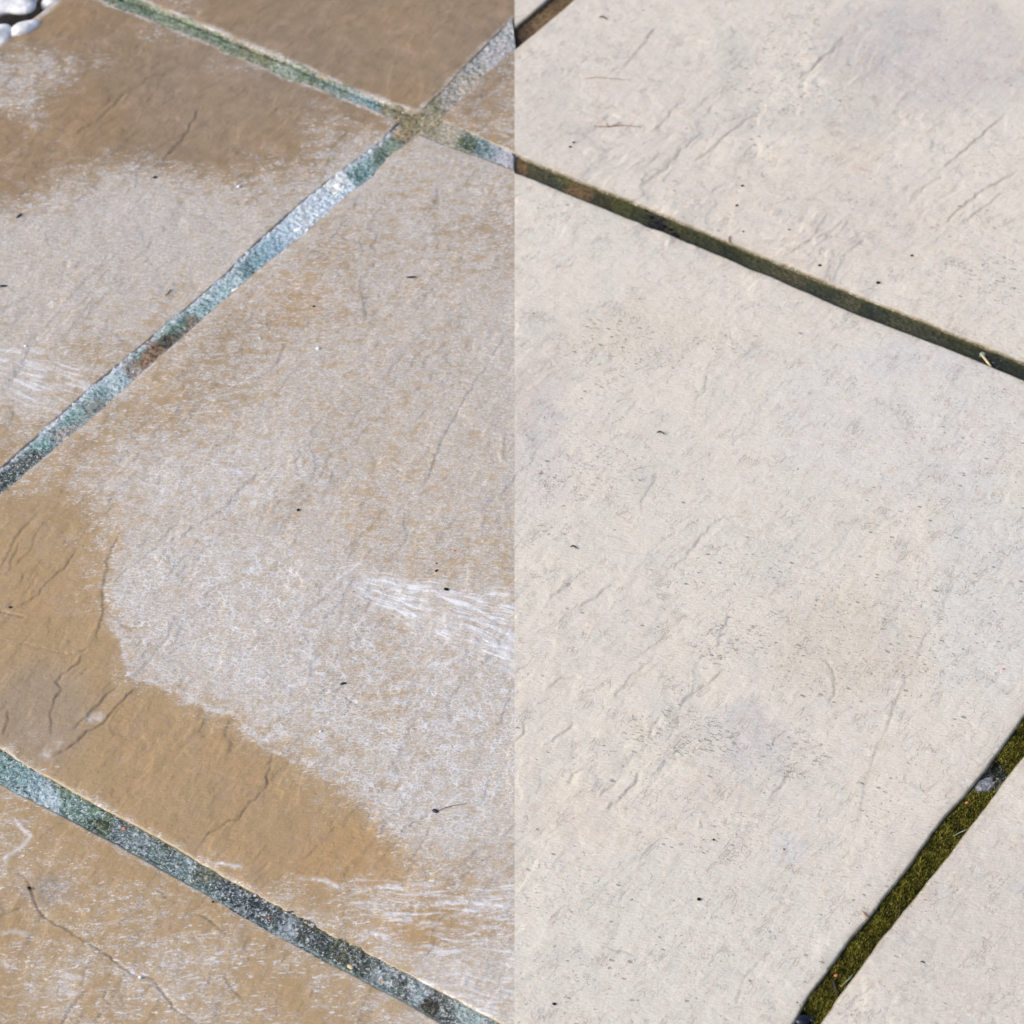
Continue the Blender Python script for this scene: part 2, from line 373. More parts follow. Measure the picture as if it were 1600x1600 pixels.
def clean_attr(x, y, d_edge):
    u, v = ref(x, y)
    _, ln = lines_height(u, v, RIDGES)
    wu = u + 40 * fbm(u / 60, v / 60, 5, 141, .6); wv = v + 34 * fbm(u / 60, v / 60, 5, 142, .6)
    c = np.broadcast_to(lin((226, 219, 208)), u.shape + (3,)).copy()
    for cx, cy, rx, ry, s, col in PATCH:
        c = mixc(c, lin(col), (.6 if s in (.55, .4, .7, .6) else .9) * s * ell(wu, wv, cx, cy, rx, ry, .28))
    n = fbm(u / 90, v / 90, 4, 144); n2 = fbm((u + v) / 60, (v - u) / 18, 4, 145)
    n4 = fbm((u + .8 * v) / 26, (v - .8 * u) / 9, 3, 147)
    c = mixc(c, lin((221, 205, 192)), np.clip(.5 * n2 + .08, 0, .7))
    c = mixc(c, lin((200, 200, 200)), np.clip(-.5 * n - .02, 0, .45))
    c = c * (1 + .05 * n4[..., None])
    c = mixc(c, lin((168, 146, 128)), ln * .55)
    pit = np.zeros(u.shape) + .03
    for cx, cy, rx, ry, s in PITS:
        pit = np.maximum(pit, s * ell(wu, wv, cx, cy, rx, ry, .3))
    pit = pit * np.clip(.75 + 1.2 * fbm(u / 24, v / 16, 4, 149), 0, 1.15)
    # brown-green tide mark next to the joints
    s = np.clip(.55 + .8 * fbm(u / 22, v / 22, 3, 146), 0, 1)
    c = mixc(c, lin((150, 128, 104)), np.exp(-(d_edge / .0028)) * .62 * s)
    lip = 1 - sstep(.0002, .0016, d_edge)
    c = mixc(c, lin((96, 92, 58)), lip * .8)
    tan = np.clip(ell(u, v, 980, 540, 160, 80) + ell(u, v, 1330, 1010, 130, 100) * .7 + .2 * n, 0, 1)
    return c, pit, tan, np.clip(.5 + n, 0, 1), np.clip(ln, 0, 1)

# ------------------------------------------------------------------ materials
class NT:
    def __init__(s, name):
        s.m = bpy.data.materials.new(name); s.m.use_nodes = True; s.t = s.m.node_tree
        s.b = s.t.nodes['Principled BSDF']
    def n(s, typ, **kw):
        nd = s.t.nodes.new('ShaderNode' + typ)
        for k, v in kw.items(): setattr(nd, k, v)
        return nd
    def l(s, a, b): s.t.links.new(a, b)
    def setin(s, sock, v):
        if hasattr(v, 'links'): s.l(v, sock)
        else: sock.default_value = v
    def math(s, op, a, b=0.0, c=None, clamp=False):
        nd = s.n('Math', operation=op, use_clamp=clamp)
        s.setin(nd.inputs[0], a); s.setin(nd.inputs[1], b)
        if c is not None: s.setin(nd.inputs[2], c)
        return nd.outputs[0]
    def mix(s, f, a, b):
        nd = s.n('Mix', data_type='RGBA')
        s.setin(nd.inputs[0], f)
        for i, v in ((6, a), (7, b)):
            if hasattr(v, 'links'): s.l(v, nd.inputs[i])
            else: nd.inputs[i].default_value = (*v, 1)
        return nd.outputs[2]
    def attr(s, name):
        return s.n('Attribute', attribute_name=name)
    def ch(s, name):
        a = s.attr(name); sp = s.n('SeparateColor'); s.l(a.outputs['Color'], sp.inputs[0])
        return sp.outputs[0], sp.outputs[1], sp.outputs[2], a.outputs['Alpha']
    def coords(s, ang=0.0, sx=1.0, sy=1.0, off=(0, 0, 0)):
        tc = s.n('TexCoord'); r = s.n('Mapping', vector_type='POINT')
        r.inputs['Rotation'].default_value = (0, 0, -ang)
        s.l(tc.outputs['Object'], r.inputs[0])
        q = s.n('Mapping'); q.inputs['Scale'].default_value = (sx, sy, 1); q.inputs['Location'].default_value = off
        s.l(r.outputs[0], q.inputs[0]); return q.outputs[0]
    def noise(s, vec, scale, detail=4, rough=.55, dist=0.0):
        nd = s.n('TexNoise'); nd.inputs['Scale'].default_value = scale; nd.inputs['Detail'].default_value = detail
        nd.inputs['Roughness'].default_value = rough; nd.inputs['Distortion'].default_value = dist
        s.l(vec, nd.inputs['Vector']); return nd.outputs['Fac']
    def ramp(s, v, a, b, lo=0.0, hi=1.0, interp='SMOOTHSTEP'):
        nd = s.n('MapRange', interpolation_type=interp)
        s.setin(nd.inputs[0], v); s.setin(nd.inputs[1], a); s.setin(nd.inputs[2], b)
        s.setin(nd.inputs[3], lo); s.setin(nd.inputs[4], hi); return nd.outputs[0]
    def warp(s, vec, scale, amt):
        nd = s.n('TexNoise'); nd.inputs['Scale'].default_value = scale; nd.inputs['Detail'].default_value = 2
        s.l(vec, nd.inputs['Vector'])
        a = s.n('VectorMath', operation='SUBTRACT'); s.l(nd.outputs['Color'], a.inputs[0]); a.inputs[1].default_value = (.5, .5, .5)
        b = s.n('VectorMath', operation='SCALE'); s.l(a.outputs[0], b.inputs[0]); b.inputs['Scale'].default_value = amt
        c = s.n('VectorMath', operation='ADD'); s.l(vec, c.inputs[0]); s.l(b.outputs[0], c.inputs[1]); return c.outputs[0]
    def voro(s, vec, scale, feature='F1', rnd=1.0):
        nd = s.n('TexVoronoi', feature=feature); nd.inputs['Scale'].default_value = scale; nd.inputs['Randomness'].default_value = rnd
        s.l(vec, nd.inputs['Vector']); return nd
    def bump(s, h, dist, strength=1.0, prev=None):
        nd = s.n('Bump'); nd.inputs['Distance'].default_value = dist; nd.inputs['Strength'].default_value = strength
        s.l(h, nd.inputs['Height'])
        if prev is not None: s.l(prev, nd.inputs['Normal'])
        return nd.outputs[0]

def l3(c): return tuple(float(k) for k in lin(c))
ANG_H = math.atan2(0.564, 0.826)

def mat_stained():
    M = NT('stained_sandstone')
    den, net, st, wet = M.ch('mask'); tint = M.attr('tint').outputs['Color']
    iso = M.coords()
    hor = M.warp(M.coords(ANG_H + .06, 1.0, 1.55), 90, .010)           # fine stretch across the grain
    hw = M.warp(hor, 120, .004)
    fine = M.noise(hw, 300, 4, .62)
    med = M.noise(hw, 95, 4, .6)
    v = M.math('ADD', M.math('MULTIPLY', fine, .5), M.math('MULTIPLY', med, .5))
    v = M.math('MULTIPLY_ADD', M.math('SUBTRACT', v, .5), 3.0, .5)
    t = M.math('SUBTRACT', M.math('ADD', v, M.math('MULTIPLY', den, 1.25)), 1.05)
    f = M.ramp(t, -.12, .22)
    f = M.math('MULTIPLY', f, M.ramp(den, 0, .12, .12, 1))
    gr = M.noise(iso, 900, 2, .6)
    base = M.mix(M.ramp(M.noise(hor, 420, 3, .6), .35, .7, 0, .14), tint, l3((132, 108, 80)))
    base = M.mix(M.ramp(M.noise(M.coords(0, 1, 1, (9, 4, 0)), 70, 4, .6), .48, .7, 0, .35), base, l3((182, 156, 136)))
    film = M.mix(M.ramp(den, .08, .70, 0, .55), base, l3((200, 185, 164)))
    hz = M.mix(gr, l3((184, 178, 170)), l3((210, 209, 213)))
    col = M.mix(M.math('MULTIPLY', f, .40), film, hz)
    # fine curly salt threads over the whole film
    tw = M.warp(M.coords(ANG_H + .05, 1.0, 2.2, (2, 2, 0)), 240, .006)
    th = M.math('ABSOLUTE', M.math('SUBTRACT', M.noise(tw, 300, 2, .55), .5))
    th = M.math('MULTIPLY', M.ramp(th, .0, .05, 1, 0), M.ramp(M.math('ADD', med, M.math('MULTIPLY', den, .4)), .50, .72))
    col = M.mix(M.math('MULTIPLY', M.math('MULTIPLY', th, M.ramp(den, .03, .25)), .70), col, l3((230, 233, 242)))
    # salt network
    nv = M.warp(M.coords(ANG_H, 1.0, 1.35), 260, .0032)
    vd = M.voro(nv, 215, 'DISTANCE_TO_EDGE').outputs['Distance']
    line = M.ramp(vd, .0, .14, 1, 0)
    vd2 = M.voro(M.warp(M.coords(ANG_H, 1.0, 1.6, (3, 1, 0)), 300, .003), 360, 'DISTANCE_TO_EDGE').outputs['Distance']
    line2 = M.ramp(vd2, .0, .16, .75, 0)
    brk = M.ramp(M.noise(iso, 130, 3, .6), .40, .62)
    brk2 = M.ramp(M.noise(M.coords(0, 1, 1, (7, 2, 0)), 110, 3, .6), .45, .62)
    ln = M.math('MAXIMUM', M.math('MULTIPLY', line, brk), M.math('MULTIPLY', line2, brk2))
    ln = M.math('MULTIPLY', ln, M.math('MULTIPLY', net, .88), clamp=True)
    col = M.mix(M.math('MULTIPLY', ln, .95), col, l3((234, 238, 248)))
    # crisp salt flecks
    fl = M.ramp(M.math('ADD', M.noise(M.coords(ANG_H + .1, 1, 2.6, (1, 5, 0)), 230, 4, .6), M.math('MULTIPLY', den, .14)), .645, .685)
    fl = M.math('MULTIPLY', M.math('MULTIPLY', fl, M.ramp(den, .05, .25, 0, 1)), M.ramp(den, .32, .6, 1, .25))
    col = M.mix(M.math('MULTIPLY', fl, .85), col, l3((226, 226, 234)))
    ss = M.math('MULTIPLY', st, M.ramp(M.noise(M.coords(.3, 1, 1.3, (8, 1, 0)), 75, 4, .65), .36, .54, .12, 1.15), clamp=True)
    col = M.mix(M.math('MULTIPLY', ss, .95), col, l3((238, 240, 248)))
    # tiny dark grains
    vg = M.voro(iso, 150); sp = M.n('SeparateColor'); M.l(vg.outputs['Color'], sp.inputs[0])
    dk = M.math('MULTIPLY', M.ramp(vg.outputs['Distance'], .05, .10, 1, 0), M.math('GREATER_THAN', sp.outputs[0], .975))
    col = M.mix(M.math('MULTIPLY', dk, .7), col, l3((60, 55, 60)))
    M.l(col, M.b.inputs['Base Color'])
    r = M.ramp(den, 0, .7, .38, .60, 'LINEAR'); r = M.math('SUBTRACT', r, M.math('MULTIPLY', wet, .06))
    M.l(r, M.b.inputs['Roughness']); M.b.inputs['Specular IOR Level'].default_value = .5
    rv = M.noise(M.warp(M.coords(.15, 1.0, .5), 40, .01), 130, 5, .62)
    b = M.bump(rv, .0011, .8)
    b = M.bump(M.noise(M.warp(M.coords(ANG_H + .1, 1, 1.7, (3, 3, 0)), 100, .010), 240, 3, .55), .0005, .8, b)
    b = M.bump(M.math('ADD', ln, ss), .0002, .5, b)
    M.l(b, M.b.inputs['Normal']); return M.m

def mat_clean():
    M = NT('cleaned_sandstone')
    pit, tan, nn, ln = M.ch('mask'); tint = M.attr('tint').outputs['Color']
    iso = M.coords(); dia = M.coords(ANG_H + .75, 1.0, 2.0)
    hor = M.coords(ANG_H - .2, 1.0, 2.1)
    dw = M.warp(hor, 150, .003)
    g1 = M.noise(dw, 330, 5, .65); g2 = M.noise(M.warp(dia, 80, .006), 90, 5, .62)
    col = M.mix(M.ramp(g1, .50, .72, 0, .30), tint, l3((192, 184, 170)))
    col = M.mix(M.ramp(g1, .50, .28, 0, .5), col, l3((234, 231, 224)))
    col = M.mix(M.ramp(g2, .54, .70, 0, .30), col, l3((198, 176, 158)))
    g3 = M.noise(M.coords(0, 1, 1, (4, 9, 0)), 60, 4, .6)
    col = M.mix(M.ramp(g3, .52, .72, 0, .30), col, l3((196, 198, 200)))
    def pits(off, scale, gate, rad, dens, vecang, stretch):
        vv = M.warp(M.coords(vecang, 1.0, stretch, off), 320, .0022)
        vo = M.voro(vv, scale); sp = M.n('SeparateColor'); M.l(vo.outputs['Color'], sp.inputs[0])
        g = M.math('LESS_THAN', sp.outputs[0], M.math('MULTIPLY', pit, gate))
        rr = M.math('MULTIPLY', sp.outputs[1], rad)
        d = M.math('SUBTRACT', vo.outputs['Distance'], rr)
        return M.math('MULTIPLY', M.ramp(d, -.05, .16, 1, 0), g), sp.outputs[2]
    p1, r1 = pits((0, 0, 0), 230, .30, .30, 1, ANG_H - .35, 1.9)
    p2, r2 = pits((5, 3, 0), 420, .34, .30, 1, ANG_H + .5, 1.7)
    pc = M.mix(tan, l3((124, 126, 118)), l3((156, 130, 100)))
    col = M.mix(M.math('MULTIPLY', p1, M.ramp(r1, 0, 1, .15, .7)), col, pc)
    col = M.mix(M.math('MULTIPLY', p2, M.ramp(r2, 0, 1, .1, .5)), col, pc)
    fn = M.noise(M.warp(M.coords(ANG_H - .30, 1.0, 1.8, (2, 8, 0)), 200, .003), 300, 4, .68)
    p3 = M.ramp(M.math('ADD', fn, M.math('MULTIPLY', pit, .15)), .69, .755)
    col = M.mix(M.math('MULTIPLY', p3, .55), col, M.mix(tan, l3((140, 142, 136)), l3((166, 142, 114))))
    # long weathered streaks of the riven face
    rn = M.math('ABSOLUTE', M.math('SUBTRACT', M.noise(M.warp(M.coords(ANG_H + .82, 1.0, 3.2, (6, 6, 0)), 60, .014), 42, 4, .6), .5))
    rs = M.math('MULTIPLY', M.ramp(rn, .0, .028, 1, 0), M.ramp(g3, .44, .62))
    col = M.mix(M.math('MULTIPLY', rs, .42), col, l3((186, 164, 150)))
    vg = M.voro(M.coords(0, 1, 1, (1, 6, 0)), 105); sp = M.n('SeparateColor'); M.l(vg.outputs['Color'], sp.inputs[0])
    dk = M.math('MULTIPLY', M.ramp(vg.outputs['Distance'], .04, .075, 1, 0), M.math('GREATER_THAN', sp.outputs[0], .965))
    col = M.mix(M.math('MULTIPLY', dk, .85), col, l3((70, 60, 55)))
    M.l(col, M.b.inputs['Base Color']); M.b.inputs['Roughness'].default_value = .78
    M.b.inputs['Specular IOR Level'].default_value = .25
    b = M.bump(M.math('SUBTRACT', g2, M.math('MULTIPLY', rs, .2)), .0010, .8)
    b = M.bump(g1, .0005, .7, b)
    pp = M.math('MAXIMUM', M.math('MAXIMUM', p1, p2), p3)
    b = M.bump(M.math('SUBTRACT', 1.0, pp), .0003, .7, b)
    M.l(b, M.b.inputs['Normal']); return M.m

def mat_joint(name='joint_mortar'):
    M = NT(name)
    thr, wf, df, gl = M.ch('mask'); tint = M.attr('tint').outputs['Color']
    iso = M.coords()
    n1 = M.noise(iso, 420, 5, .7); n2 = M.noise(M.warp(iso, 140, .006), 170, 5, .65)
    col = M.mix(M.ramp(n1, .48, .66, 0, .8), tint, l3((34, 34, 26)))
    hi = M.n('Mix', data_type='RGBA', blend_type='SCREEN'); hi.inputs[0].default_value = 1
    M.l(col, hi.inputs[6])
    k = M.n('Mix', data_type='RGBA'); M.l(M.ramp(n1, .50, .30, 0, .5), k.inputs[0]); k.inputs[6].default_value = (0, 0, 0, 1); M.l(tint, k.inputs[7])
    M.l(k.outputs[2], hi.inputs[7]); col = hi.outputs[2]
    col = M.mix(M.math('MULTIPLY', M.ramp(n2, .5, .66, 0, 1), M.math('MULTIPLY', df, .9)), col, l3((30, 34, 30)))
    # curling pale threads
    w2 = M.warp(M.warp(iso, 90, .012), 300, .003)
    r = M.math('ABSOLUTE', M.math('SUBTRACT', M.noise(w2, 280, 2, .5), .5))
    th = M.math('MULTIPLY', M.ramp(r, .0, .05, 1, 0), thr)
    col = M.mix(M.math('MULTIPLY', th, .9), col, l3((206, 220, 232)))
    vo = M.voro(M.warp(iso, 300, .002), 620); sp = M.n('SeparateColor'); M.l(vo.outputs['Color'], sp.inputs[0])
    g = M.math('LESS_THAN', sp.outputs[0], M.math('MULTIPLY', wf, .22))
    fk = M.math('MULTIPLY', M.ramp(vo.outputs['Distance'], .22, .42, 1, 0), g)
    fw = M.ramp(M.math('ADD', M.noise(M.warp(iso, 400, .003), 520, 3, .7), M.math('MULTIPLY', wf, .10)), .60, .66)
    fk = M.math('MAXIMUM', fk, M.math('MULTIPLY', fw, M.ramp(wf, .0, .3, 0, .85)))
    col = M.mix(M.math('MULTIPLY', fk, .85), col, l3((222, 228, 232)))
    M.l(col, M.b.inputs['Base Color'])
    M.l(M.ramp(gl, 0, 1, .85, .35, 'LINEAR'), M.b.inputs['Roughness'])
    M.b.inputs['Specular IOR Level'].default_value = .4
    b = M.bump(n1, .0012, .8); b = M.bump(M.math('ADD', n2, M.math('MULTIPLY', fk, .5)), .0016, .7, b)
    M.l(b, M.b.inputs['Normal']); return M.m

def mat_plain(name, c, rough=.7, var=.25, scale=600, spec=.4, bump=.0003, alpha=None, trans=0):
    M = NT(name)
    iso = M.coords(); n = M.noise(iso, scale, 4, .6)
    dark = tuple(k * (1 - var) for k in l3(c)); lite = tuple(min(1, k * (1 + var)) for k in l3(c))
    M.l(M.mix(M.ramp(n, .3, .7), dark, lite), M.b.inputs['Base Color'])
    M.b.inputs['Roughness'].default_value = rough; M.b.inputs['Specular IOR Level'].default_value = spec
    if trans: M.b.inputs['Transmission Weight'].default_value = trans
    M.l(M.bump(n, bump, .8), M.b.inputs['Normal']); return M.m

MS, MC, MJ = mat_stained(), mat_clean(), mat_joint()

# ------------------------------------------------------------------ object helpers
def tag(o, label=None, cat=None, group=None, kind=None):
    for k, v in (('label', label), ('category', cat), ('group', group), ('kind', kind)):
        if v: o[k] = v
    return o

def empty(name, loc):
    o = bpy.data.objects.new(name, None); COL.objects.link(o); o.location = loc
    o.empty_display_size = .05; return o

def mesh_obj(name, verts, faces, mat, parent=None, loc=(0, 0, 0), smooth=True):
    me = bpy.data.meshes.new(name)
    verts = np.asarray(verts, float)
    me.from_pydata(verts.tolist(), [], faces if isinstance(faces, list) else faces.tolist())
    if smooth: me.polygons.foreach_set('use_smooth', [True] * len(me.polygons))
    me.materials.append(mat); me.update()
    o = bpy.data.objects.new(name, me); COL.objects.link(o)
    if parent is not None: o.parent = parent
    o.location = loc
    return o

def plane_pts(L):                          # chart pairs or ('w', x, y) in units of the camera height
    out = []
    for p in L:
        out.append((p[1] * S, p[2] * S) if p[0] == 'w' else at(float(p[0]), float(p[1])))
    return out

def grow(pts, real_from, real_to, k=.002):
    return pts

def piece(name, poly, free, res, hf, af, mat, origin, parent=None, round_r=.0017, drop=.0010, skirt=.03, zoff=0.0, wav=.0007, visible_pad=60):
    """sheet of relief cut to an outline; `free` lists the outline's own edges that get rounded"""
    P = np.array(poly)
    x0, y0 = P.min(0) - res; x1, y1 = P.max(0) + res
    nx = int((x1 - x0) / res) + 2; ny = int((y1 - y0) / res) + 2
    gx, gy = np.meshgrid(x0 + np.arange(nx) * res, y0 + np.arange(ny) * res)
    gx = gx.ravel(); gy = gy.ravel()
    ins = inside(gx, gy, poly)
    idx = np.arange(nx * ny).reshape(ny, nx)
    q = np.stack([idx[:-1, :-1], idx[:-1, 1:], idx[1:, 1:], idx[1:, :-1]], -1).reshape(-1, 4)
    q = q[ins[q].any(1)]
    used = np.unique(q); rm = np.full(nx * ny, -1); rm[used] = np.arange(len(used)); q = rm[q]
    x = gx[used]; y = gy[used]; i_ = ins[used]
    # snap the outside vertices to the outline
    o = ~i_
    if o.any():
        ox, oy = x[o], y[o]; bd = np.full(ox.shape, 1e9); bx = ox.copy(); by = oy.copy()
        n = len(poly)
        for i in range(n):
            ax, ay = poly[i]; cx, cy = poly[(i + 1) % n]; ex, ey = cx - ax, cy - ay; l2 = ex * ex + ey * ey + 1e-18
            t = np.clip(((ox - ax) * ex + (oy - ay) * ey) / l2, 0, 1); px = ax + t * ex; py = ay + t * ey
            d = (ox - px) ** 2 + (oy - py) ** 2; m = d < bd
            bd = np.where(m, d, bd); bx = np.where(m, px, bx); by = np.where(m, py, by)
        x[o] = bx; y[o] = by
    # distance to the free edges
    de = np.full(x.shape, 1e9)
    for i in free:
        d, _, _ = segdist(x, y, [poly[i], poly[(i + 1) % len(poly)]]); de = np.minimum(de, d)
    z, _ = hf(x, y)
    z = z + zoff - drop * (1 - np.sqrt(np.clip(1 - (1 - np.clip(de / round_r, 0, 1)) ** 2, 0, 1))) - .0003 * np.exp(-de / .004)
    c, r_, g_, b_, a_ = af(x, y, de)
    wv = np.exp(-de / .004) * wav
    xx = x + wv * (fbm(x * 70, y * 70, 4, 301)); yy = y + wv * (fbm(x * 70, y * 70, 4, 302))
    nv = len(xx)
    # skirt
    e = np.concatenate([q[:, [0, 1]], q[:, [1, 2]], q[:, [2, 3]], q[:, [3, 0]]])
    key = np.sort(e, 1); key = key[:, 0].astype(np.int64) * nv + key[:, 1]
    _, inv, cnt = np.unique(key, return_inverse=True, return_counts=True)
    be = e[cnt[inv] == 1]
    ub = np.unique(be); sm = np.full(nv, -1); sm[ub] = np.arange(len(ub)) + nv; nb = len(ub)
    sk = np.stack([sm[be[:, 1]], sm[be[:, 0]], sm[be[:, 0]] + nb, sm[be[:, 1]] + nb], -1)
    sx = xx[ub]; sy = yy[ub]
    V = np.concatenate([np.stack([xx, yy, z], -1), np.stack([sx, sy, z[ub]], -1), np.stack([sx, sy, np.full(len(ub), zoff - skirt)], -1)])
    V = V - np.array(origin)
    F = np.concatenate([q, sk])
    at_t = np.ones((len(V), 4), np.float32); at_t[:nv, :3] = c; at_t[nv:, :3] = np.concatenate([c[ub], c[ub]]) * .5  # skirt at half tint: joint dirt, plus toning down its sunlit look
    at_m = np.ones((len(V), 4), np.float32)
    for k, a in enumerate((r_, g_, b_, a_)):
        at_m[:nv, k] = a; at_m[nv:, k] = np.tile(np.asarray(a)[ub], 2) * (.2 if k == 2 else 0.0 if k < 2 else .6)
    me = bpy.data.meshes.new(name)
    me.vertices.add(len(V)); me.vertices.foreach_set('co', V.astype(np.float32).ravel())
    me.loops.add(F.size); me.loops.foreach_set('vertex_index', F.astype(np.int32).ravel())
    me.polygons.add(len(F)); me.polygons.foreach_set('loop_start', np.arange(0, F.size, 4, dtype=np.int32))
    me.polygons.foreach_set('loop_total', np.full(len(F), 4, np.int32))
    me.polygons.foreach_set('use_smooth', np.ones(len(F), bool))
    me.update(calc_edges=True)
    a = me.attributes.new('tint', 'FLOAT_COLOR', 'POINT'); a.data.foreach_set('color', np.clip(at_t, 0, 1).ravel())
    a = me.attributes.new('mask', 'FLOAT_COLOR', 'POINT'); a.data.foreach_set('color', np.clip(at_m, 0, 1).ravel())
    me.materials.append(mat); me.validate()
    ob = bpy.data.objects.new(name, me); COL.objects.link(ob)
    if parent is not None: ob.parent = parent
    else: ob.location = origin
    return ob

# ------------------------------------------------------------------ ground
g = 30.0
me_v = [(-g, -g, -.034), (g, -g, -.034), (g, g, -.034), (-g, g, -.034)]
M = NT('dark_soil'); n = M.noise(M.coords(), 90, 6, .7)  # soil colour kept very dark so the pebble gaps come out dark
M.l(M.mix(n, l3((14, 14, 16)), l3((52, 48, 44))), M.b.inputs['Base Color']); M.b.inputs['Roughness'].default_value = .9
M.l(M.bump(n, .01), M.b.inputs['Normal'])
gr = mesh_obj('ground', me_v, [(0, 1, 2, 3)], M.m); tag(gr, kind='structure')

# ------------------------------------------------------------------ measured outlines
A_UP = [(0, 733), (70, 672), (140, 607), (207, 552), (275, 495), (350, 431), (400, 381), (462, 325), (520, 277), (600, 217), (622, 190)]   # left slab's edge on the long joint
A_LO = [(0, 770), (75, 708), (150, 646), (207, 594), (300, 511), (400, 423), (432, 398), (475, 364), (540, 305), (577, 277), (608, 243), (655, 209)]   # centre slab's edge
B_LO_L = [(170, 2), (250, 35), (320, 62), (400, 98), (462, 122), (540, 152), (585, 170), (622, 187)]
B_UP_L = [(215, 0), (285, 27), (400, 77), (457, 98), (525, 130), (600, 160), (654, 177)]
AX_UP = [(654, 177), (700, 135), (732, 100), (804, 28)]
AX_LO = [(687, 186), (712, 162), (750, 120), (804, 73)]
B_UP_M = [(687, 186), (712, 196), (804, 239)]
B_LO_M = [(655, 209), (695, 226), (750, 245), (804, 265)]
B_UP_R = [(804, 240), (875, 270), (995, 317), (1100, 361), (1256, 427), (1320, 452), (1450, 504), (1600, 566)]
B_LO_R = [(804, 268), (875, 297), (950, 327), (1100, 387), (1231, 443), (1345, 491), (1475, 541), (1600, 593)]
AXR_UP = [(804, 43), (855, 0)]
AXR_LO = [(804, 75), (885, 9), (895, 0)]
C_UP = [(0, 1168), (45, 1197), (112, 1235), (160, 1262), (225, 1297), (285, 1330), (350, 1369), (400, 1396), (475, 1437), (530, 1466), (612, 1507), (670, 1537), (775, 1595), (804, 1611)]
C_LO = [(0, 1221), (75, 1260), (150, 1300), (225, 1341), (325, 1395), (400, 1437), (462, 1470), (525, 1505), (595, 1543), (650, 1572), (690, 1597), (804, 1660)]
D_L = [(1600, 1119), (1545, 1196), (1512, 1238), (1470, 1284), (1420, 1355), (1375, 1412), (1325, 1474), (1262, 1560), (1240, 1600)]
D_R = [(1600, 1182), (1585, 1200), (1510, 1300), (1450, 1378), (1375, 1470), (1300, 1573), (1282, 1600)]
def W(u, v): return at(float(u), float(v))
JW = .0115 / S

def outline(L):
    """L: list of (points, free) runs -> polygon and the list of its free edges"""
    P = []; free = []
    for pts, fr in L:
        pts = plane_pts(pts)
        if P and math.hypot(P[-1][0] - pts[0][0], P[-1][1] - pts[0][1]) < 1e-6:
            pts = pts[1:]
            if fr: free.append(len(P) - 1)
        elif P and FR_LAST[0]: free.append(len(P) - 1)
        for k, p in enumerate(pts):
            P.append(p)
            if k < len(pts) - 1 and fr: free.append(len(P) - 1)
        if len(P) > 1 and fr: free.append(len(P) - 2)
        FR_LAST[0] = fr
    return P, sorted(set(free))
FR_LAST = [True]

RS = 0.00072
SLABS = "riven sandstone paving slabs laid in the patio"
def slab(loc, label):
    o = empty('paving_slab', (loc[0], loc[1], -.03)); tag(o, label, 'paving slab', SLABS); return o

# seam ends in plane coordinates, far beyond the picture
SEAM_T = ('w', -.0575, .28 + .09)
def on_seam(v): return (804, v)

# 1 centre slab
o = slab(W(800, 850), 'large central slab, brown and salt-stained on its left half, scrubbed pale cream on its right half')
poly, fr = outline([(A_LO[::-1], True), ([(0, 770), ('w', .004, -.448)], True), ([('w', .004, -.448), (0, 1168)], True), (C_UP, True), ([(804, 1611), (804, 265)], False), (B_LO_M[::-1], True)])
lc = (o.location.x, o.location.y, o.location.z)
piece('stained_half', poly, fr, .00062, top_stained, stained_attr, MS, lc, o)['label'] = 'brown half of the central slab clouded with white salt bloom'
poly, fr = outline([(B_LO_R, True), ([(1600, 593), ('w', .460, -.003)], True), ([('w', .460, -.003), (1600, 1119)], True), (D_L, True), ([(1240, 1600), ('w', .461, -.4495)], True), ([('w', .461, -.4495), (804, 1611)], True), ([(804, 1611), (804, 268)], False)])
piece('clean_half', poly, fr, RS, top_clean, clean_attr, MC, lc, o)['label'] = 'cleaned cream half of the central slab'

# 2 left slab
o = slab(W(300, 400), 'brown slab at the upper left, white salt film over its lower half, ending at the white pebbles')
lc = tuple(o.location)
poly, fr = outline([(A_UP, True), ([(622, 190), (622, 187)], True), (B_LO_L[::-1], True), ([(170, 2), (114, -21)], True), ([(114, -21), (88, 0), (45, 29), (0, 63), ('w', -.2535, -.35)], True), ([('w', -.2535, -.35), ('w', -.2535, -.448), ('w', -.013, -.448)], True), ([('w', -.013, -.448), (0, 733)], True)])
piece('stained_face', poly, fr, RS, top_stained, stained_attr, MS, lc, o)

# 3 top slab
o = slab(W(500, 40), 'smooth darker brown slab at the top edge above the green joint, its right tip pale')
lc = tuple(o.location)
poly, fr = outline([(B_UP_L, True), (AX_UP, True), ([(804, 28), (804, -420)], False), ([(804, -420), ('w', -.20, .36)], True), ([('w', -.20, .36), ('w', -.4, .36), ('w', -.4, .0065)], True), ([('w', -.4, .0065), (215, 0)], True)])
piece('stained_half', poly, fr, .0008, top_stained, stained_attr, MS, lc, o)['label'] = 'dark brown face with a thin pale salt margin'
poly, fr = outline([(AXR_UP, True), ([(855, 0), ('w', -.012, .36)], True), ([('w', -.012, .36), (804, -420)], True), ([(804, -420), (804, 43)], False)])
piece('clean_half', poly, fr, .001, top_clean, clean_attr, MC, lc, o)['label'] = 'small pale cleaned tip of the dark brown slab'

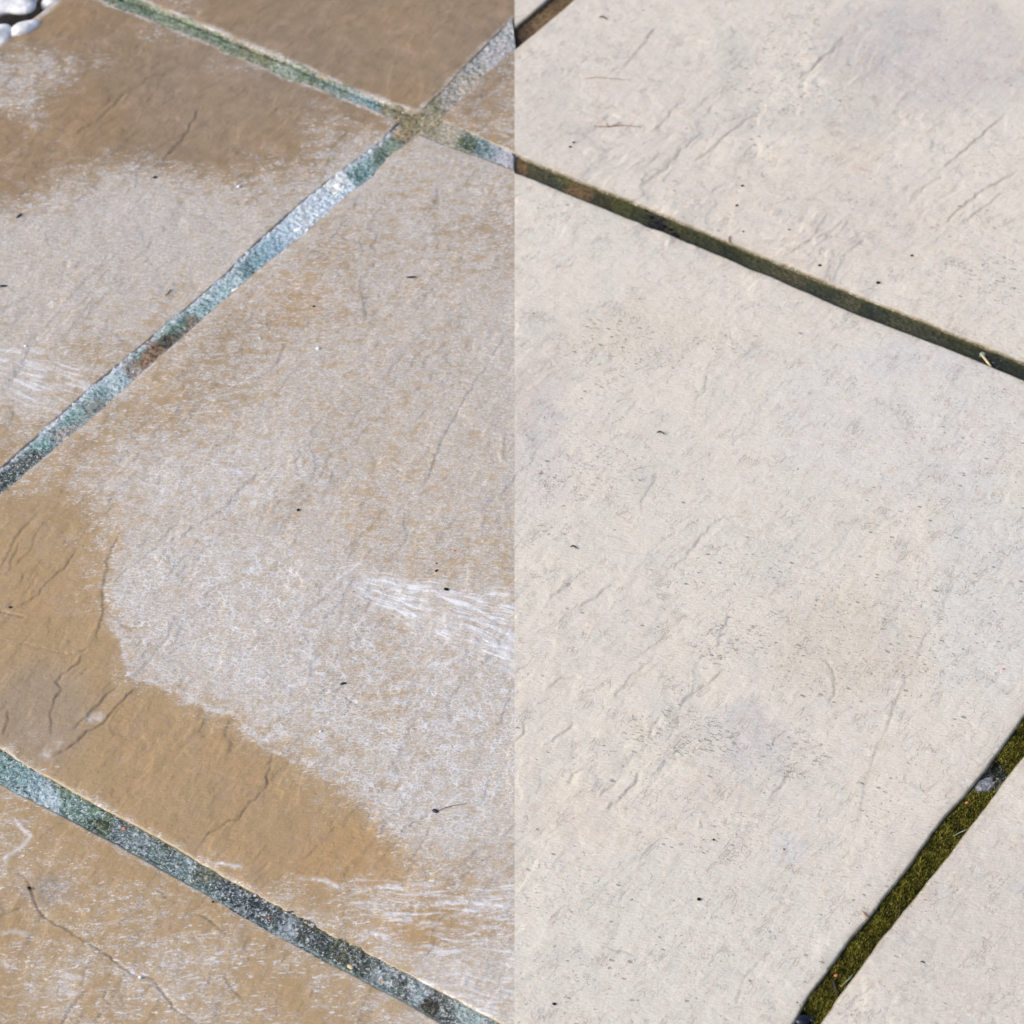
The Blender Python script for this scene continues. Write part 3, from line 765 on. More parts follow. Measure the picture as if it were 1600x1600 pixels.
# 4 upper right slab
o = slab(W(1100, 150), 'pale pinkish cream slab at the upper right with diagonal ridges, its left corner still stained brown')
lc = tuple(o.location)
poly, fr = outline([(B_UP_M, True), ([(804, 239), (804, 73)], False), (AX_LO[::-1], True)])
piece('stained_half', poly, fr, .00072, top_stained, stained_attr, MS, lc, o)['label'] = 'small brown salt-streaked corner beside the joint crossing'
poly, fr = outline([(B_UP_R, True), ([(1600, 566), ('w', .460, .0085)], True), ([('w', .460, .0085), ('w', .460, .36), ('w', .006, .36), (895, 0)], True), (AXR_LO[::-1], True), ([(804, 75), (804, 240)], False)])
piece('clean_half', poly, fr, RS, top_clean, clean_attr, MC, lc, o)['label'] = 'cleaned cream face with grey pits and faint ridges'

# 5 bottom left slab
o = slab(W(250, 1500), 'brown slab in the bottom left corner with a long winding crack and fine white flecks')
lc = tuple(o.location)
poly, fr = outline([(C_LO, True), ([(804, 1660), ('w', .455, -.4635)], True), ([('w', .455, -.4635), ('w', .455, -.72), ('w', .004, -.72), ('w', .004, -.461), (0, 1221)], True)])
def top5(x, y): return top_stained(x, y)
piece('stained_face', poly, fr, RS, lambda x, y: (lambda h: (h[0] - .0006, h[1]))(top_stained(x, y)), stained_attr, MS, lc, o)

# 6 bottom right slab
o = slab(W(1500, 1500), 'pale slab in the bottom right corner beyond the mossy joint')
lc = tuple(o.location)
poly, fr = outline([(D_R[::-1], True), ([(1600, 1182), ('w', .476, -.003)], True), ([('w', .476, -.003), ('w', .8, -.003), ('w', .8, -.449), ('w', .474, -.449)], True), ([('w', .474, -.449), (1282, 1600)], True)])
piece('cleaned_face', poly, fr, RS, lambda x, y: (lambda h: (h[0] + .0012, h[1]))(top_clean(x, y)), clean_attr, MC, lc, o)

# slabs that carry on past the edges of the picture
for (x0, x1, y0, y1), lab in [((.474, .8, -.72, -.4605), 'pale slab past the lower right corner, below the slab beyond the mossy joint'),
                              ((.4735, .8, .009, .36), 'pale slab past the right edge, beyond the pinkish cream one')]:
    o = slab((x0 * S + .1, y0 * S + .1), lab)
    poly, fr = outline([([('w', x0, y0), ('w', x1, y0), ('w', x1, y1), ('w', x0, y1), ('w', x0, y0)], True)])
    piece('cleaned_face', poly[:-1], [0, 1, 2, 3], .0022, top_clean, clean_attr, MC, tuple(o.location), o)

# ------------------------------------------------------------------ joints
def jattr(keys, edges, gain=1.0):
    """keys: (u, v, colour, thread, fleck, dark, gloss); edges: (run, colour, width, strength)"""
    K = np.array([[k[0], k[1]] for k in keys], float)
    C = np.array([lin(k[2]) for k in keys]); Q = np.array([k[3:7] for k in keys], float)
    def f(x, y, de):
        u, v = ref(x, y)
        wu = u + 8 * fbm(u / 12, v / 12, 3, 401); wv = v + 6 * fbm(u / 12, v / 12, 3, 402)
        d2 = (wu[:, None] - K[:, 0]) ** 2 + (wv[:, None] - K[:, 1]) ** 2
        wgt = 1 / (d2 + 20) ** 2.6; wgt /= wgt.sum(1, keepdims=True)
        c = wgt @ C; q = wgt @ Q
        for run, colr, wd, sg in edges:
            d, _, _ = segdist(wu * .3 + u * .7, wv * .3 + v * .7, run)
            c = mixc(c, lin(colr), sg * np.exp(-(d / wd) ** 2) * np.clip(.8 + .6 * perlin(u / 15, v / 15, 403), 0, 1))
        n = fbm(u / 7, v / 7, 3, 404)
        c = np.clip(c * (1 + .45 * n[..., None]) * gain, 0, .9)
        return c, q[:, 0], q[:, 1], q[:, 2], q[:, 3]
    return f
def jheight(depth, rough, up=None, lo=None, seed=500, crev=None, near=None):
    def f(x, y):
        u, v = ref(x, y)
        dp = depth if near is None else near + (depth - near) * (u > 803)
        h = -dp + rough * (fbm(x * 90, y * 90, 4, seed, .6) + .5 * fbm(x * 300, y * 300, 2, seed + 9))
        if crev:
            d, _, _ = segdist(u, v + 1.5 * perlin(u / 12, v / 12, 77), crev); h = h - .003 * np.exp(-(d / 2.2) ** 2)
        return h, None
    return f
def joint_poly(up, lo, k=4.5):
    """strip between two runs (both left to right), tucked a little under the slabs"""
    def off(run, sgn):
        out = []
        for i, p in enumerate(run):
            a = run[max(i - 1, 0)]; b = run[min(i + 1, len(run) - 1)]
            tx, ty = b[0] - a[0], b[1] - a[1]; L = math.hypot(tx, ty)
            out.append((p[0] - sgn * -ty / L * k, p[1] - sgn * tx / L * k))
        return out
    return plane_pts(off(up, 1)) + plane_pts(off(lo, -1))[::-1]
JG = "weathered mortar joints between the slabs"
def joint(polys, res, hf, af, label, loc, names=('mortar',), labs=(None,)):
    if len(polys) == 1:
        o = piece('mortar_joint', polys[0], [], res, hf, af[0], MJ, (loc[0], loc[1], -.01), None, skirt=.02, wav=0)
        tag(o, label, 'mortar joint', JG); return o
    o = empty('mortar_joint', (loc[0], loc[1], -.01)); tag(o, label, 'mortar joint', JG)
    for k, P in enumerate(polys):
        p = piece(names[k], P, [], res, hf, af[k], MJ, tuple(o.location), o, skirt=.02, wav=0)
        if labs[k]: p['label'] = labs[k]
    return o
D_ = 0
extU = [(-120, 842)] + A_UP[:-1]; extL = [(-120, 872)] + A_LO
kA = [(-60, 800, (60, 72, 70), .2, .5, .7, .2), (0, 752, (52, 66, 62), .2, .5, .8, .2), (30, 735, (62, 70, 66), .2, .5, .8, .2), (60, 695, (96, 134, 134), .4, .4, .4, .3), (60, 715, (70, 75, 72), .3, .4, .7, .2),
      (100, 655, (104, 140, 138), .5, .3, .3, .3), (105, 675, (140, 132, 128), .4, .2, .3, .2), (150, 612, (126, 152, 156), .6, .3, .2, .3), (155, 632, (120, 125, 122), .4, .2, .4, .3), (185, 590, (150, 170, 180), .8, .3, .1, .3),
      (205, 575, (132, 120, 112), .4, .3, .4, .2), (225, 562, (128, 98, 74), .1, .1, .3, .1), (215, 552, (92, 122, 114), .3, .3, .4, .2), (240, 548, (112, 88, 68), .1, .1, .4, .1), (262, 530, (64, 58, 46), .1, .1, .8, .1), (255, 515, (88, 122, 104), .3, .2, .4, .2),
      (285, 500, (86, 118, 112), .4, .2, .4, .2), (295, 506, (104, 88, 76), .2, .2, .5, .1), (310, 480, (120, 148, 152), .8, .3, .3, .3), (340, 460, (138, 164, 172), 1, .3, .2, .3), (365, 440, (150, 172, 178), .8, .4, .3, .3),
      (385, 420, (84, 118, 126), .5, .3, .4, .4), (405, 405, (106, 140, 152), .5, .3, .2, .4), (430, 385, (128, 158, 178), .6, .4, .2, .4), (455, 362, (176, 194, 214), .8, .7, .1, .4), (480, 342, (196, 208, 226), .9, .8, .1, .4),
      (505, 318, (180, 196, 218), .9, .8, .1, .4), (530, 288, (222, 230, 240), .8, .8, 0, .4), (540, 300, (186, 204, 222), .6, .6, .1, .4), (560, 272, (74, 112, 114), .5, .3, .5, .3), (575, 255, (118, 150, 152), .5, .4, .4, .3), (590, 248, (70, 90, 76), .3, .3, .6, .2),
      (610, 222, (104, 122, 104), .3, .3, .5, .2), (625, 208, (128, 112, 84), .2, .1, .3, .1), (645, 190, (130, 118, 86), .2, .1, .5, .1), (675, 160, (112, 110, 84), .3, .2, .7, .1), (665, 185, (150, 138, 112), .2, .2, .2, .1),
      (700, 150, (150, 142, 132), .4, .4, .3, .1), (730, 105, (142, 142, 136), .5, .5, .5, .1), (735, 125, (158, 148, 136), .3, .3, .2, .1), (770, 80, (164, 160, 162), .5, .5, .2, .1), (804, 48, (158, 158, 160), .4, .4, .2, .1)]
eA = [(A_UP, (198, 204, 218), 6, .75), (A_LO, (150, 160, 168), 2.5, .5)]
joint([joint_poly(extU + [(654, 177), (700, 135), (732, 100), (803, 29)], extL[:-1] + [(655, 209), (687, 186), (712, 162), (750, 120), (803, 74)])], .0005, jheight(.0006, .0011),
      [jattr(kA, eA, 1.4)], 'teal and white crusted mortar joint running from the left edge up to the crossing', W(300, 490))
# far piece of the same line, on the cleaned side
kX = [(806, 62, (62, 42, 38), 0, 0, .5, .1), (820, 50, (96, 74, 54), 0, 0, .2, .1), (850, 25, (126, 102, 72), 0, 0, .1, .1), (880, 0, (116, 92, 64), 0, 0, .1, .1), (1000, -110, (110, 90, 64), 0, .1, .2, .1)]
joint([joint_poly([(804, 43), (855, 0), (985, -110)], [(804, 75), (895, 0), (1020, -105)])], .0007, jheight(.0035, .0004, seed=520), [jattr(kX, [([(804, 40), (855, -3)], (80, 84, 66), 4, .6)])],
      'short brown mortar joint at the top edge between pale stones', W(860, 20))
# B left
kB = [(150, -15, (96, 112, 84), .3, .1, .4, .2), (215, 15, (100, 118, 92), .3, .2, .4, .2), (270, 36, (116, 128, 100), .3, .2, .3, .2), (330, 60, (106, 122, 94), .3, .2, .3, .2), (400, 90, (118, 122, 88), .3, .2, .4, .2),
      (452, 105, (140, 152, 130), .4, .3, .2, .2), (480, 120, (104, 122, 96), .3, .2, .4, .2), (530, 145, (96, 122, 108), .5, .3, .4, .2), (560, 155, (120, 150, 156), .7, .4, .3, .3), (585, 163, (92, 134, 140), .6, .4, .4, .3), (605, 172, (128, 122, 92), .3, .1, .3, .1), (635, 184, (132, 118, 84), .2, .1, .4, .1)]
crB = [(190, -3), (285, 31), (400, 80), (457, 101), (525, 134), (600, 164), (645, 179)]
bl = piece('mortar_joint', joint_poly([(60, -65)] + B_UP_L[:-1] + [(664, 180)], [(60, -42)] + B_LO_L[:-1] + [(640, 198)]), [], .0005, jheight(.0004, .0007, seed=540, crev=crB),
           jattr(kB, [(crB, (38, 40, 24), 2.2, .85), (B_LO_L, (168, 164, 148), 2.5, .5), (B_UP_L, (170, 160, 144), 2, .4)], 1.25), MJ, (*W(400, 88), -.01), None, skirt=.02, wav=0)
tag(bl, 'green algae-tinted mortar joint with a dark crevice, from the top edge down to the crossing', 'mortar joint', JG)
# B right
kM = [(670, 200, (140, 130, 100), .3, .2, .2, .1), (700, 205, (168, 156, 134), .4, .3, .1, .1), (735, 222, (78, 92, 66), .3, .2, .5, .1), (752, 234, (72, 104, 106), .5, .4, .5, .2), (765, 240, (120, 140, 146), .7, .6, .2, .2), (785, 245, (170, 170, 182), .8, .6, .1, .1), (804, 252, (172, 168, 174), .8, .6, .1, .1)]
kR = [(806, 252, (120, 96, 66), 0, 0, .2, .1), (840, 268, (78, 76, 54), 0, 0, .3, .1), (838, 285, (62, 66, 52), 0, 0, .5, .1), (868, 283, (66, 72, 56), 0, 0, .4, .1), (900, 295, (118, 94, 64), 0, 0, .1, .1), (880, 272, (100, 96, 56), 0, 0, .2, .1),
      (945, 318, (64, 62, 42), 0, 0, .4, .1), (970, 318, (76, 78, 38), 0, 0, .3, .1), (1000, 340, (58, 62, 38), 0, 0, .6, .1), (1030, 352, (16, 18, 22), 0, .1, .9, .3), (1050, 350, (72, 70, 44), 0, 0, .5, .1), (1090, 372, (60, 62, 40), 0, 0, .4, .1),
      (1150, 395, (48, 54, 34), 0, 0, .6, .1), (1180, 400, (70, 72, 50), 0, 0, .3, .1), (1230, 425, (84, 80, 60), 0, 0, .2, .1), (1290, 452, (62, 66, 50), 0, 0, .4, .1), (1330, 470, (82, 80, 60), 0, 0, .2, .1), (1360, 482, (50, 56, 44), 0, 0, .6, .1),
      (1410, 500, (72, 72, 54), 0, 0, .3, .1), (1450, 518, (66, 66, 50), 0, 0, .4, .1), (1500, 535, (54, 58, 38), 0, 0, .5, .1), (1550, 560, (34, 40, 30), 0, .1, .7, .2), (1590, 580, (40, 46, 36), 0, 0, .6, .1), (1750, 640, (60, 62, 44), 0, 0, .4, .1)]
joint([joint_poly([(664, 172), (712, 196), (803.9, 239)], [(640, 200), (695, 226), (750, 245), (803.9, 265)]), joint_poly(B_UP_R + [(1760, 632)], B_LO_R + [(1760, 659)])],
      .0005, jheight(.0026, .0006, seed=560, near=.0007), [jattr(kM, [(B_UP_M, (190, 188, 186), 4, .5), (B_LO_M, (180, 168, 148), 4, .5)], 1.25), jattr(kR, [(B_UP_R, (94, 92, 48), 4, .6), (B_LO_R, (36, 32, 24), 4, .6)])],  # near-black run along the lower edge paints in the slab's shadow
      'dark olive mortar joint crossing the pale side below the upper right slab', W(1150, 400), ('stained_mortar', 'cleaned_mortar'), ('short slurry-smeared length beside the crossing', 'dark olive brown length between pale slabs'))
# C
kC = [(-90, 1145, (90, 110, 106), .6, .3, .3, .3), (0, 1185, (96, 128, 124), .8, .3, .3, .3), (30, 1212, (104, 134, 136), .9, .3, .2, .3), (45, 1222, (118, 146, 156), .9, .3, .2, .3), (80, 1245, (176, 196, 208), .9, .5, .1, .3), (95, 1238, (96, 122, 106), .8, .3, .3, .3),
      (120, 1262, (94, 122, 112), .9, .3, .4, .3), (155, 1285, (62, 74, 42), .4, .2, .6, .2), (150, 1268, (84, 112, 92), .8, .3, .3, .3), (190, 1300, (82, 96, 98), .6, .6, .6, .3), (215, 1312, (104, 120, 124), .7, .7, .4, .3), (250, 1335, (82, 100, 96), .7, .4, .4, .3),
      (285, 1355, (98, 116, 118), .7, .5, .4, .3), (320, 1368, (92, 96, 80), .4, .4, .5, .2), (320, 1385, (70, 88, 88), .6, .4, .5, .3), (350, 1395, (56, 66, 74), .5, .6, .7, .3), (385, 1415, (44, 52, 58), .4, .6, .8, .3), (430, 1440, (44, 50, 54), .3, .6, .8, .3),
      (445, 1450, (130, 140, 150), .5, .8, .4, .3), (475, 1455, (56, 62, 58), .3, .6, .8, .3), (505, 1475, (48, 56, 54), .3, .4, .8, .3), (530, 1490, (68, 72, 52), .3, .4, .7, .2), (560, 1510, (54, 60, 52), .3, .5, .8, .3), (600, 1530, (112, 122, 124), .5, .9, .5, .3),
      (625, 1545, (78, 84, 80), .4, .7, .6, .3), (655, 1548, (132, 146, 152), .6, .9, .4, .3), (670, 1568, (58, 52, 42), .2, .4, .8, .2), (700, 1582, (72, 76, 72), .3, .8, .7, .3), (725, 1578, (132, 150, 148), .6, .8, .3, .3), (760, 1600, (136, 156, 158), .6, .8, .3, .3), (830, 1640, (100, 116, 112), .6, .6, .4, .3)]
cj = piece('mortar_joint', joint_poly([(-110, 1105)] + C_UP + [(900, 1663)], [(-110, 1160)] + C_LO + [(900, 1712)]), [], .0005, jheight(.0014, .0009, seed=580),
           jattr(kC, [(C_UP, (92, 84, 38), 3.5, .75), (C_LO, (150, 178, 180), 2, .6), ([(p[0] + 1, p[1] - 5) for p in C_LO], (48, 66, 44), 3, .55)], 1.35), MJ, (*W(380, 1400), -.01), None, skirt=.02, wav=0)
tag(cj, 'wide dark slate joint flecked with white grit across the bottom left', 'mortar joint', JG)
# D
kD = [(1640, 1090, (70, 76, 30), 0, .1, .5, .1), (1590, 1155, (52, 56, 24), 0, .1, .6, .1), (1565, 1190, (34, 36, 28), 0, .2, .8, .2), (1540, 1222, (98, 94, 88), .5, .5, .4, .4), (1515, 1262, (66, 66, 22), 0, .05, .5, .1),
      (1470, 1320, (80, 82, 30), 0, .05, .4, .1), (1420, 1400, (78, 76, 28), 0, .05, .5, .1), (1385, 1430, (70, 70, 36), 0, .1, .5, .1), (1340, 1500, (58, 62, 24), 0, .05, .6, .1), (1290, 1565, (72, 76, 26), 0, .05, .5, .1), (1255, 1600, (30, 30, 22), 0, .1, .8, .1), (1180, 1700, (60, 62, 26), 0, .1, .5, .1)]
upD = [(1700, 980)] + D_L + [(1165, 1700)]; loD = [(1700, 1045)] + D_R + [(1210, 1700)]
dj = piece('mortar_joint', joint_poly(upD, loD, -4.5), [], .0006, jheight(.0044, .0010, seed=600),
           jattr(kD, [(D_L, (30, 28, 14), 6, .7)]), MJ, (*W(1420, 1380), -.01), None, skirt=.02, wav=0)  # dark run on the left edge paints in the slab's cast shadow
tag(dj, 'deep joint at the lower right carpeted with olive moss', 'mortar joint', JG)

# ------------------------------------------------------------------ moss: a carpet of tiny leaflets in the deep joint
rng = np.random.default_rng(5)
def moss(name, up, lo, n, t_of, depth, size, cols, label, dens=None, bias=0.0):
    up = np.array(up, float); lo = np.array(lo, float)
    def samp(run, t):
        L = np.concatenate([[0], np.cumsum(np.hypot(*np.diff(run, axis=0).T))]); L /= L[-1]
        return np.stack([np.interp(t, L, run[:, 0]), np.interp(t, L, run[:, 1])], -1)
    t = rng.random(n); s = rng.random(n) ** (1 + bias)
    uv = samp(up, t) * (1 - s[:, None]) + samp(lo, t) * s[:, None]
    keep = np.ones(n, bool)
    if dens: keep = rng.random(n) < dens(uv[:, 0], uv[:, 1])
    uv = uv[keep]; n = len(uv)
    p = _plane(uv[:, 0], uv[:, 1]) - ORG
    cl = fbm(p[:, 0] * 130, p[:, 1] * 130, 4, 710)
    z = -depth + .0021 * cl + rng.random(n) * .0008
    base = np.stack([p[:, 0], p[:, 1], z], -1)
    ang = rng.random(n) * 2 * np.pi; el = rng.uniform(.2, 1.35, n); ln = size * rng.uniform(.6, 1.5, n)
    d = np.stack([np.cos(ang) * np.cos(el), np.sin(ang) * np.cos(el), np.sin(el)], -1) * ln[:, None]
    sd_ = np.stack([-np.sin(ang), np.cos(ang), np.zeros(n)], -1) * (ln * .22)[:, None]
    V = np.stack([base - sd_ * .6, base + d * .5 + sd_ * .1 - sd_, base + d, base + d * .5 + sd_], 1).reshape(-1, 3)
    F = np.arange(4 * n).reshape(-1, 4)
    org = np.array([*p.mean(0), -depth]); o = mesh_obj(name, V - org, F, cols, None, tuple(org), False)
    a = o.data.attributes.new('shade', 'FLOAT', 'POINT'); r = np.clip(.45 + .55 * cl + rng.normal(0, .22, n), 0, 1)
    a.data.foreach_set('value', np.repeat(r, 4).astype(np.float32))
    tag(o, label, 'moss', kind='stuff'); return o
M = NT('moss_leaf'); sh = M.attr('shade').outputs['Fac']
M.l(M.mix(sh, l3((58, 60, 22)), l3((128, 122, 44))), M.b.inputs['Base Color']); M.b.inputs['Roughness'].default_value = .75
M.b.inputs['Specular IOR Level'].default_value = .2
MM = M.m
def dD(u, v):
    return np.clip(1 - ell(u, v, 1548, 1208, 34, 30, .3) * .97, 0, 1) * np.clip(.75 + 1.1 * fbm(u / 16, v / 16, 3, 720), .04, 1) * (1 - ell(u, v, 1256, 1588, 16, 16, .3))
moss('moss', upD, loD, 60000, None, .0036, .0016, MM, 'olive green moss packed into the deep joint at the lower right', dD)

# ------------------------------------------------------------------ small things
def surf(u, v):
    x, y = at(float(u), float(v)); X = np.array([x]); Y = np.array([y])
    h = (top_stained if u < 804 else top_clean)(X, Y)[0][0]
    return x, y, float(h)

def pebble_mesh(rx, ry, rz, seed, sub=3, rough=.12, flat=.0):
    import bmesh
    bm = bmesh.new(); bmesh.ops.create_icosphere(bm, subdivisions=sub, radius=1)
    rr = np.random.default_rng(seed); k = rr.normal(size=(5, 3)) * (1.3 if sub < 4 else 2.1); ph = rr.random(5) * 6
    V = np.array([v.co[:] for v in bm.verts]); F = [[v.index for v in f.verts] for f in bm.faces]; bm.free()
    d = sum(np.sin(V @ k[i] + ph[i]) for i in range(5)) / 5
    V = V * (1 + rough * 2 * d)[:, None]
    return V * np.array([rx, ry, rz]), F

def place(V, rot, loc, tilt=0):
    c, s = math.cos(rot), math.sin(rot)
    x = V[:, 0] * c - V[:, 1] * s; y = V[:, 0] * s + V[:, 1] * c
    return np.stack([x, y, V[:, 2]], -1)

def grain(name, u, v, lpx, wpx, rot_deg, mat, label, cat, group=None, hz=None, z=None, seed=1):
    """a grain lying on the stone; size in chart units, turned in the plane"""
    k = .00037
    V, F = pebble_mesh(lpx / 2 * k, wpx / 2 * k, (hz or wpx / 2 * .7) * k, seed, 2, .16)
    x, y, h = surf(u, v)
    if z is not None: h = z
    V = place(V, ANG_H + math.radians(rot_deg), None)
    o = mesh_obj(name, V, F, mat, None, (x, y, h + (hz or wpx / 2 * .7) * k * .7))
    return tag(o, label, cat, group)

def fibre(name, pts, wpx, mat, label, cat, lift=.0003, z=None, arch=0.0, branches=(), group=None):
    """thin bent twig or hair lying on the surface"""
    k = .00037
    def tube(pts, w):
        P = []
        for i in range(len(pts) - 1):
            for t in np.linspace(0, 1, 5)[:-1]: P.append((pts[i][0] * (1 - t) + pts[i + 1][0] * t, pts[i][1] * (1 - t) + pts[i + 1][1] * t))
        P.append(pts[-1]); n = len(P)
        if n > 6:
            Q = np.array(P); Q[1:-1] = (Q[:-2] + Q[1:-1] * 2 + Q[2:]) / 4; Q[1:-1] = (Q[:-2] + Q[1:-1] * 2 + Q[2:]) / 4; P = Q.tolist()
        C = []
        for i, (a, b) in enumerate(P):
            x, y, h = surf(a, b); h = h if z is None else z
            t = i / (n - 1); C.append(np.array([x, y, h + lift + w * k * .5 + arch * math.sin(math.pi * t)]))
        vs, fs = [], []
        for i in range(n):
            tn = C[min(i + 1, n - 1)] - C[max(i - 1, 0)]; tn /= np.linalg.norm(tn) + 1e-12
            sd = np.cross(tn, [0, 0, 1]); sd /= np.linalg.norm(sd) + 1e-12; up = np.cross(sd, tn)
            r = w * k * .5 * (.45 + .75 * math.sin(math.pi * min(1, .12 + .8 * i / (n - 1))))
            for q in range(6):
                a = q * math.pi / 3; vs.append(C[i] + r * (math.cos(a) * sd + math.sin(a) * up))
        for i in range(n - 1):
            for q in range(6): fs.append((i * 6 + q, i * 6 + (q + 1) % 6, (i + 1) * 6 + (q + 1) % 6, (i + 1) * 6 + q))
        fs.append(tuple(range(5, -1, -1))); fs.append(tuple((n - 1) * 6 + q for q in range(6)))
        return vs, fs
    vs, fs = tube(pts, wpx)
    for b in branches:
        v2, f2 = tube(b, wpx * .8); o_ = len(vs); vs += v2; fs += [tuple(i + o_ for i in f) for f in f2]
    vs = np.array(vs); org = vs.mean(0); org[2] = vs[:, 2].min()
    return tag(mesh_obj(name, vs - org, fs, mat, None, tuple(org)), label, cat, group)

BLK = mat_plain('black_grit', (24, 24, 28), .6, .3, 600, .2); DBL = mat_plain('dark_seed_husk', (44, 48, 66), .5, .3)
TWG = mat_plain('dry_twig', (150, 112, 84), .8, .25); DRK = mat_plain('dark_twig', (58, 48, 38), .8, .3)
WHT = mat_plain('white_crumb', (238, 240, 246), .6, .08); ORG_ = mat_plain('orange_grain', (196, 126, 96), .6, .2)
GRN = mat_plain('fresh_leaflet', (110, 190, 50), .5, .2); CRM = mat_plain('cream_chip', (208, 190, 150), .7, .15)
RED = mat_plain('red_grain', (226, 150, 140), .6, .15); BLU = mat_plain('blue_black_husk', (24, 32, 48), .3, .4)
SLV = mat_plain('silvery_film', (150, 150, 156), .28, .3, 500, .6, .001); LCH = mat_plain('pale_lichen', (176, 190, 172), .8, .2)

# pebbles beyond the end of the left slab
PEB = mat_plain('white_pebble', (240, 240, 244), .9, .14, 140, .05, .002)
k = .00043
for (u, v, a, b, rz, ro, z, lab, sd_) in [
    (4, 0, 112, 84, 15, 10, -.001, 'largest smooth white pebble in the top left corner', 3),
    (-6, 52, 64, 44, 14, 60, -.002, 'second white pebble at the left edge below the largest one', 8),
    (38, 41, 60, 28, 12, 42, -.002, 'small narrow white pebble wedged between the largest pebble and the slab', 12),
    (84, -6, 42, 26, 14, 30, -.005, 'pale pebble cut by the top edge to the right of the dark gap', 17)]:
    V, F = pebble_mesh(a / 2 * k, b / 2 * k, rz * k, sd_, 4, .16); x, y = at(float(u), float(v))
    o = mesh_obj('pebble', place(V, ANG_H + math.radians(ro), None), F, PEB, None, (x, y, z))
    tag(o, lab, 'pebble', 'white pebbles at the corner of the paving')

G1 = 'loose black grit on the paving'
for (u, v, l_, w_, r_, lab, m) in [
    (697, 921, 8, 5.5, -10, 'plump black grain right of the white scratch fan on the brown stone', BLK),
    (682, 891, 7, 4, 40, 'bluish dark grain just above the plump black one on brown stone', DBL),
    (682, 880, 3.5, 3, 0, 'tiny black grain above two larger ones on the stained half', BLK),
    (642, 432, 21, 4, 0, 'slim dark seed lying level in the upper middle of the stained half', DBL),
    (4, 448, 16, 5, 8, 'dark seed cut by the left edge of the picture', DBL),
    (242, 277, 8, 5, 5, 'blue-black grain at the lower end of the crack in the upper left slab', DBL),
    (30, 339, 15, 4, 55, 'small bent dark husk near the left edge of the upper left slab', DBL),
    (536, 1068, 11, 4, 20, 'thin grey-blue husk in the salt bloom below the scratch fan', DBL),
    (680, 1267, 9, 6, -25, 'dark blue grain at the end of the crack in the lower stained half', DBL),
    (466, 797, 5, 5, 0, 'lone dark grain in the middle of the stained half', BLK),
    (490, 478, 4.5, 3.5, 0, 'dark grain on the stained half near the white end of the long joint', BLK),
    (16, 949, 6, 4, 0, 'dark blue grain by the left edge above the short rusty crack', DBL),
    (46, 1388, 6, 5, 0, 'dark grain beside the long winding crack in the bottom left slab', BLK),
    (333, 1409, 5, 3.5, 0, 'dark grain just below the slate joint in the bottom left', BLK),
    (891, 230, 5, 4, 0, 'lower of two black grains side by side near the seam in the upper right slab', BLK),
    (896.5, 223, 4.5, 4, 0, 'upper of two black grains side by side near the seam in the upper right slab', BLK),
    (1160, 290, 6.5, 4, 20, 'oblong black grain left of centre in the upper right slab', BLK),
    (1151, 321, 5.5, 4.5, 30, 'black grain below the oblong one in the upper right slab', BLK),
    (1281, 416, 5.5, 4.5, 10, 'black grain close above the dark olive joint', BLK),
    (1372, 441, 7, 5.5, 0, 'biggest black grain above the dark olive joint', BLK),
    (1425, 399, 6, 3.5, 25, 'slim black grain right of the biggest one in the upper right slab', BLK),
    (1161, 362, 3.5, 3.5, 0, 'pinpoint black grain above the olive joint left of the others', BLK),
    (1233, 360, 3.5, 3, 0, 'pinpoint black grain midway along the lower part of the upper right slab', BLK),
    (1092, 1406, 5.5, 5.5, 0, 'round black grain low on the cleaned half of the central slab', BLK),
    (866, 1570, 6, 4, 0, 'dark grain near the bottom edge just right of the seam', BLK),
    (1225, 1327, 3, 3, 0, 'pinpoint grain beside a pale lavender spot low on the cleaned half', BLK),
    (1115, 1312, 3, 3, 0, 'pinpoint grain above the round black one on the cleaned half', BLK)]:
    grain('grit', u, v, l_, w_, r_, m, lab, 'grit', G1, seed=int(u + v))
G2 = 'white crumbs on the brown stone'
for (u, v, s_, lab) in [(373, 292, 8, 'white crumb where the salt film begins on the upper left slab'), (497, 545, 8, 'bright white crumb in the middle of the upper stained half'),
                        (40, 541, 6, 'white crumb near the left edge above the pale scuff'), (406, 529, 5, 'small white crumb left of the brighter one'),
                        (501, 1143, 5, 'white crumb at the edge of the bare brown patch'), (219, 1526, 6, 'white crumb sitting in the long crack of the bottom left slab')]:
    grain('crumb', u, v, s_, s_ * .75, 20, WHT, lab, 'crumb', G2, seed=int(u))
grain('red_grain', 709, 860, 4.5, 2.8, 10, RED, 'coral red grain on the stained stone right of the scratch fan', 'grain', None, seed=3)
grain('red_grain', 1567, 1046, 4.5, 3, 0, RED, 'coral grain on the cleaned stone near the right edge', 'grain', None, seed=4)
for (u, v, s_, z, lab, m) in [(194, 1292, 8, -.0020, 'orange grain in the slate joint nearest the left edge', ORG_), (420, 1431, 5, -.002, 'orange grain in the middle of the slate joint', ORG_),
                           (598, 1529, 5, -.002, 'orange grain in the slate joint nearest the bottom edge', ORG_), (1511, 1251, 6, -.0020, 'orange grain on the moss just below the silvery scrap', ORG_), (1307, 1521, 6, -.0020, 'orange grain on the moss above the small black stick', ORG_)]:
    grain('orange_grain', u, v, s_, s_ * .8, 0, m, lab, 'grain', 'orange grains in the joints', z=z, seed=int(v))
grain('stone_chip', 547, 1508, 12, 7, -30, CRM, 'cream stone chip lying in the slate joint', 'stone chip', z=-.0022, seed=9)
grain('stone_chip', 368, 451, 17, 7, 32, WHT, 'white shell-like chip at the edge of the long teal joint', 'stone chip', z=-.0012, seed=10)
grain('stone_chip', 528, 288, 18, 12, 30, WHT, 'round white lump in the whitest stretch of the long joint', 'stone chip', z=-.0018, seed=13)
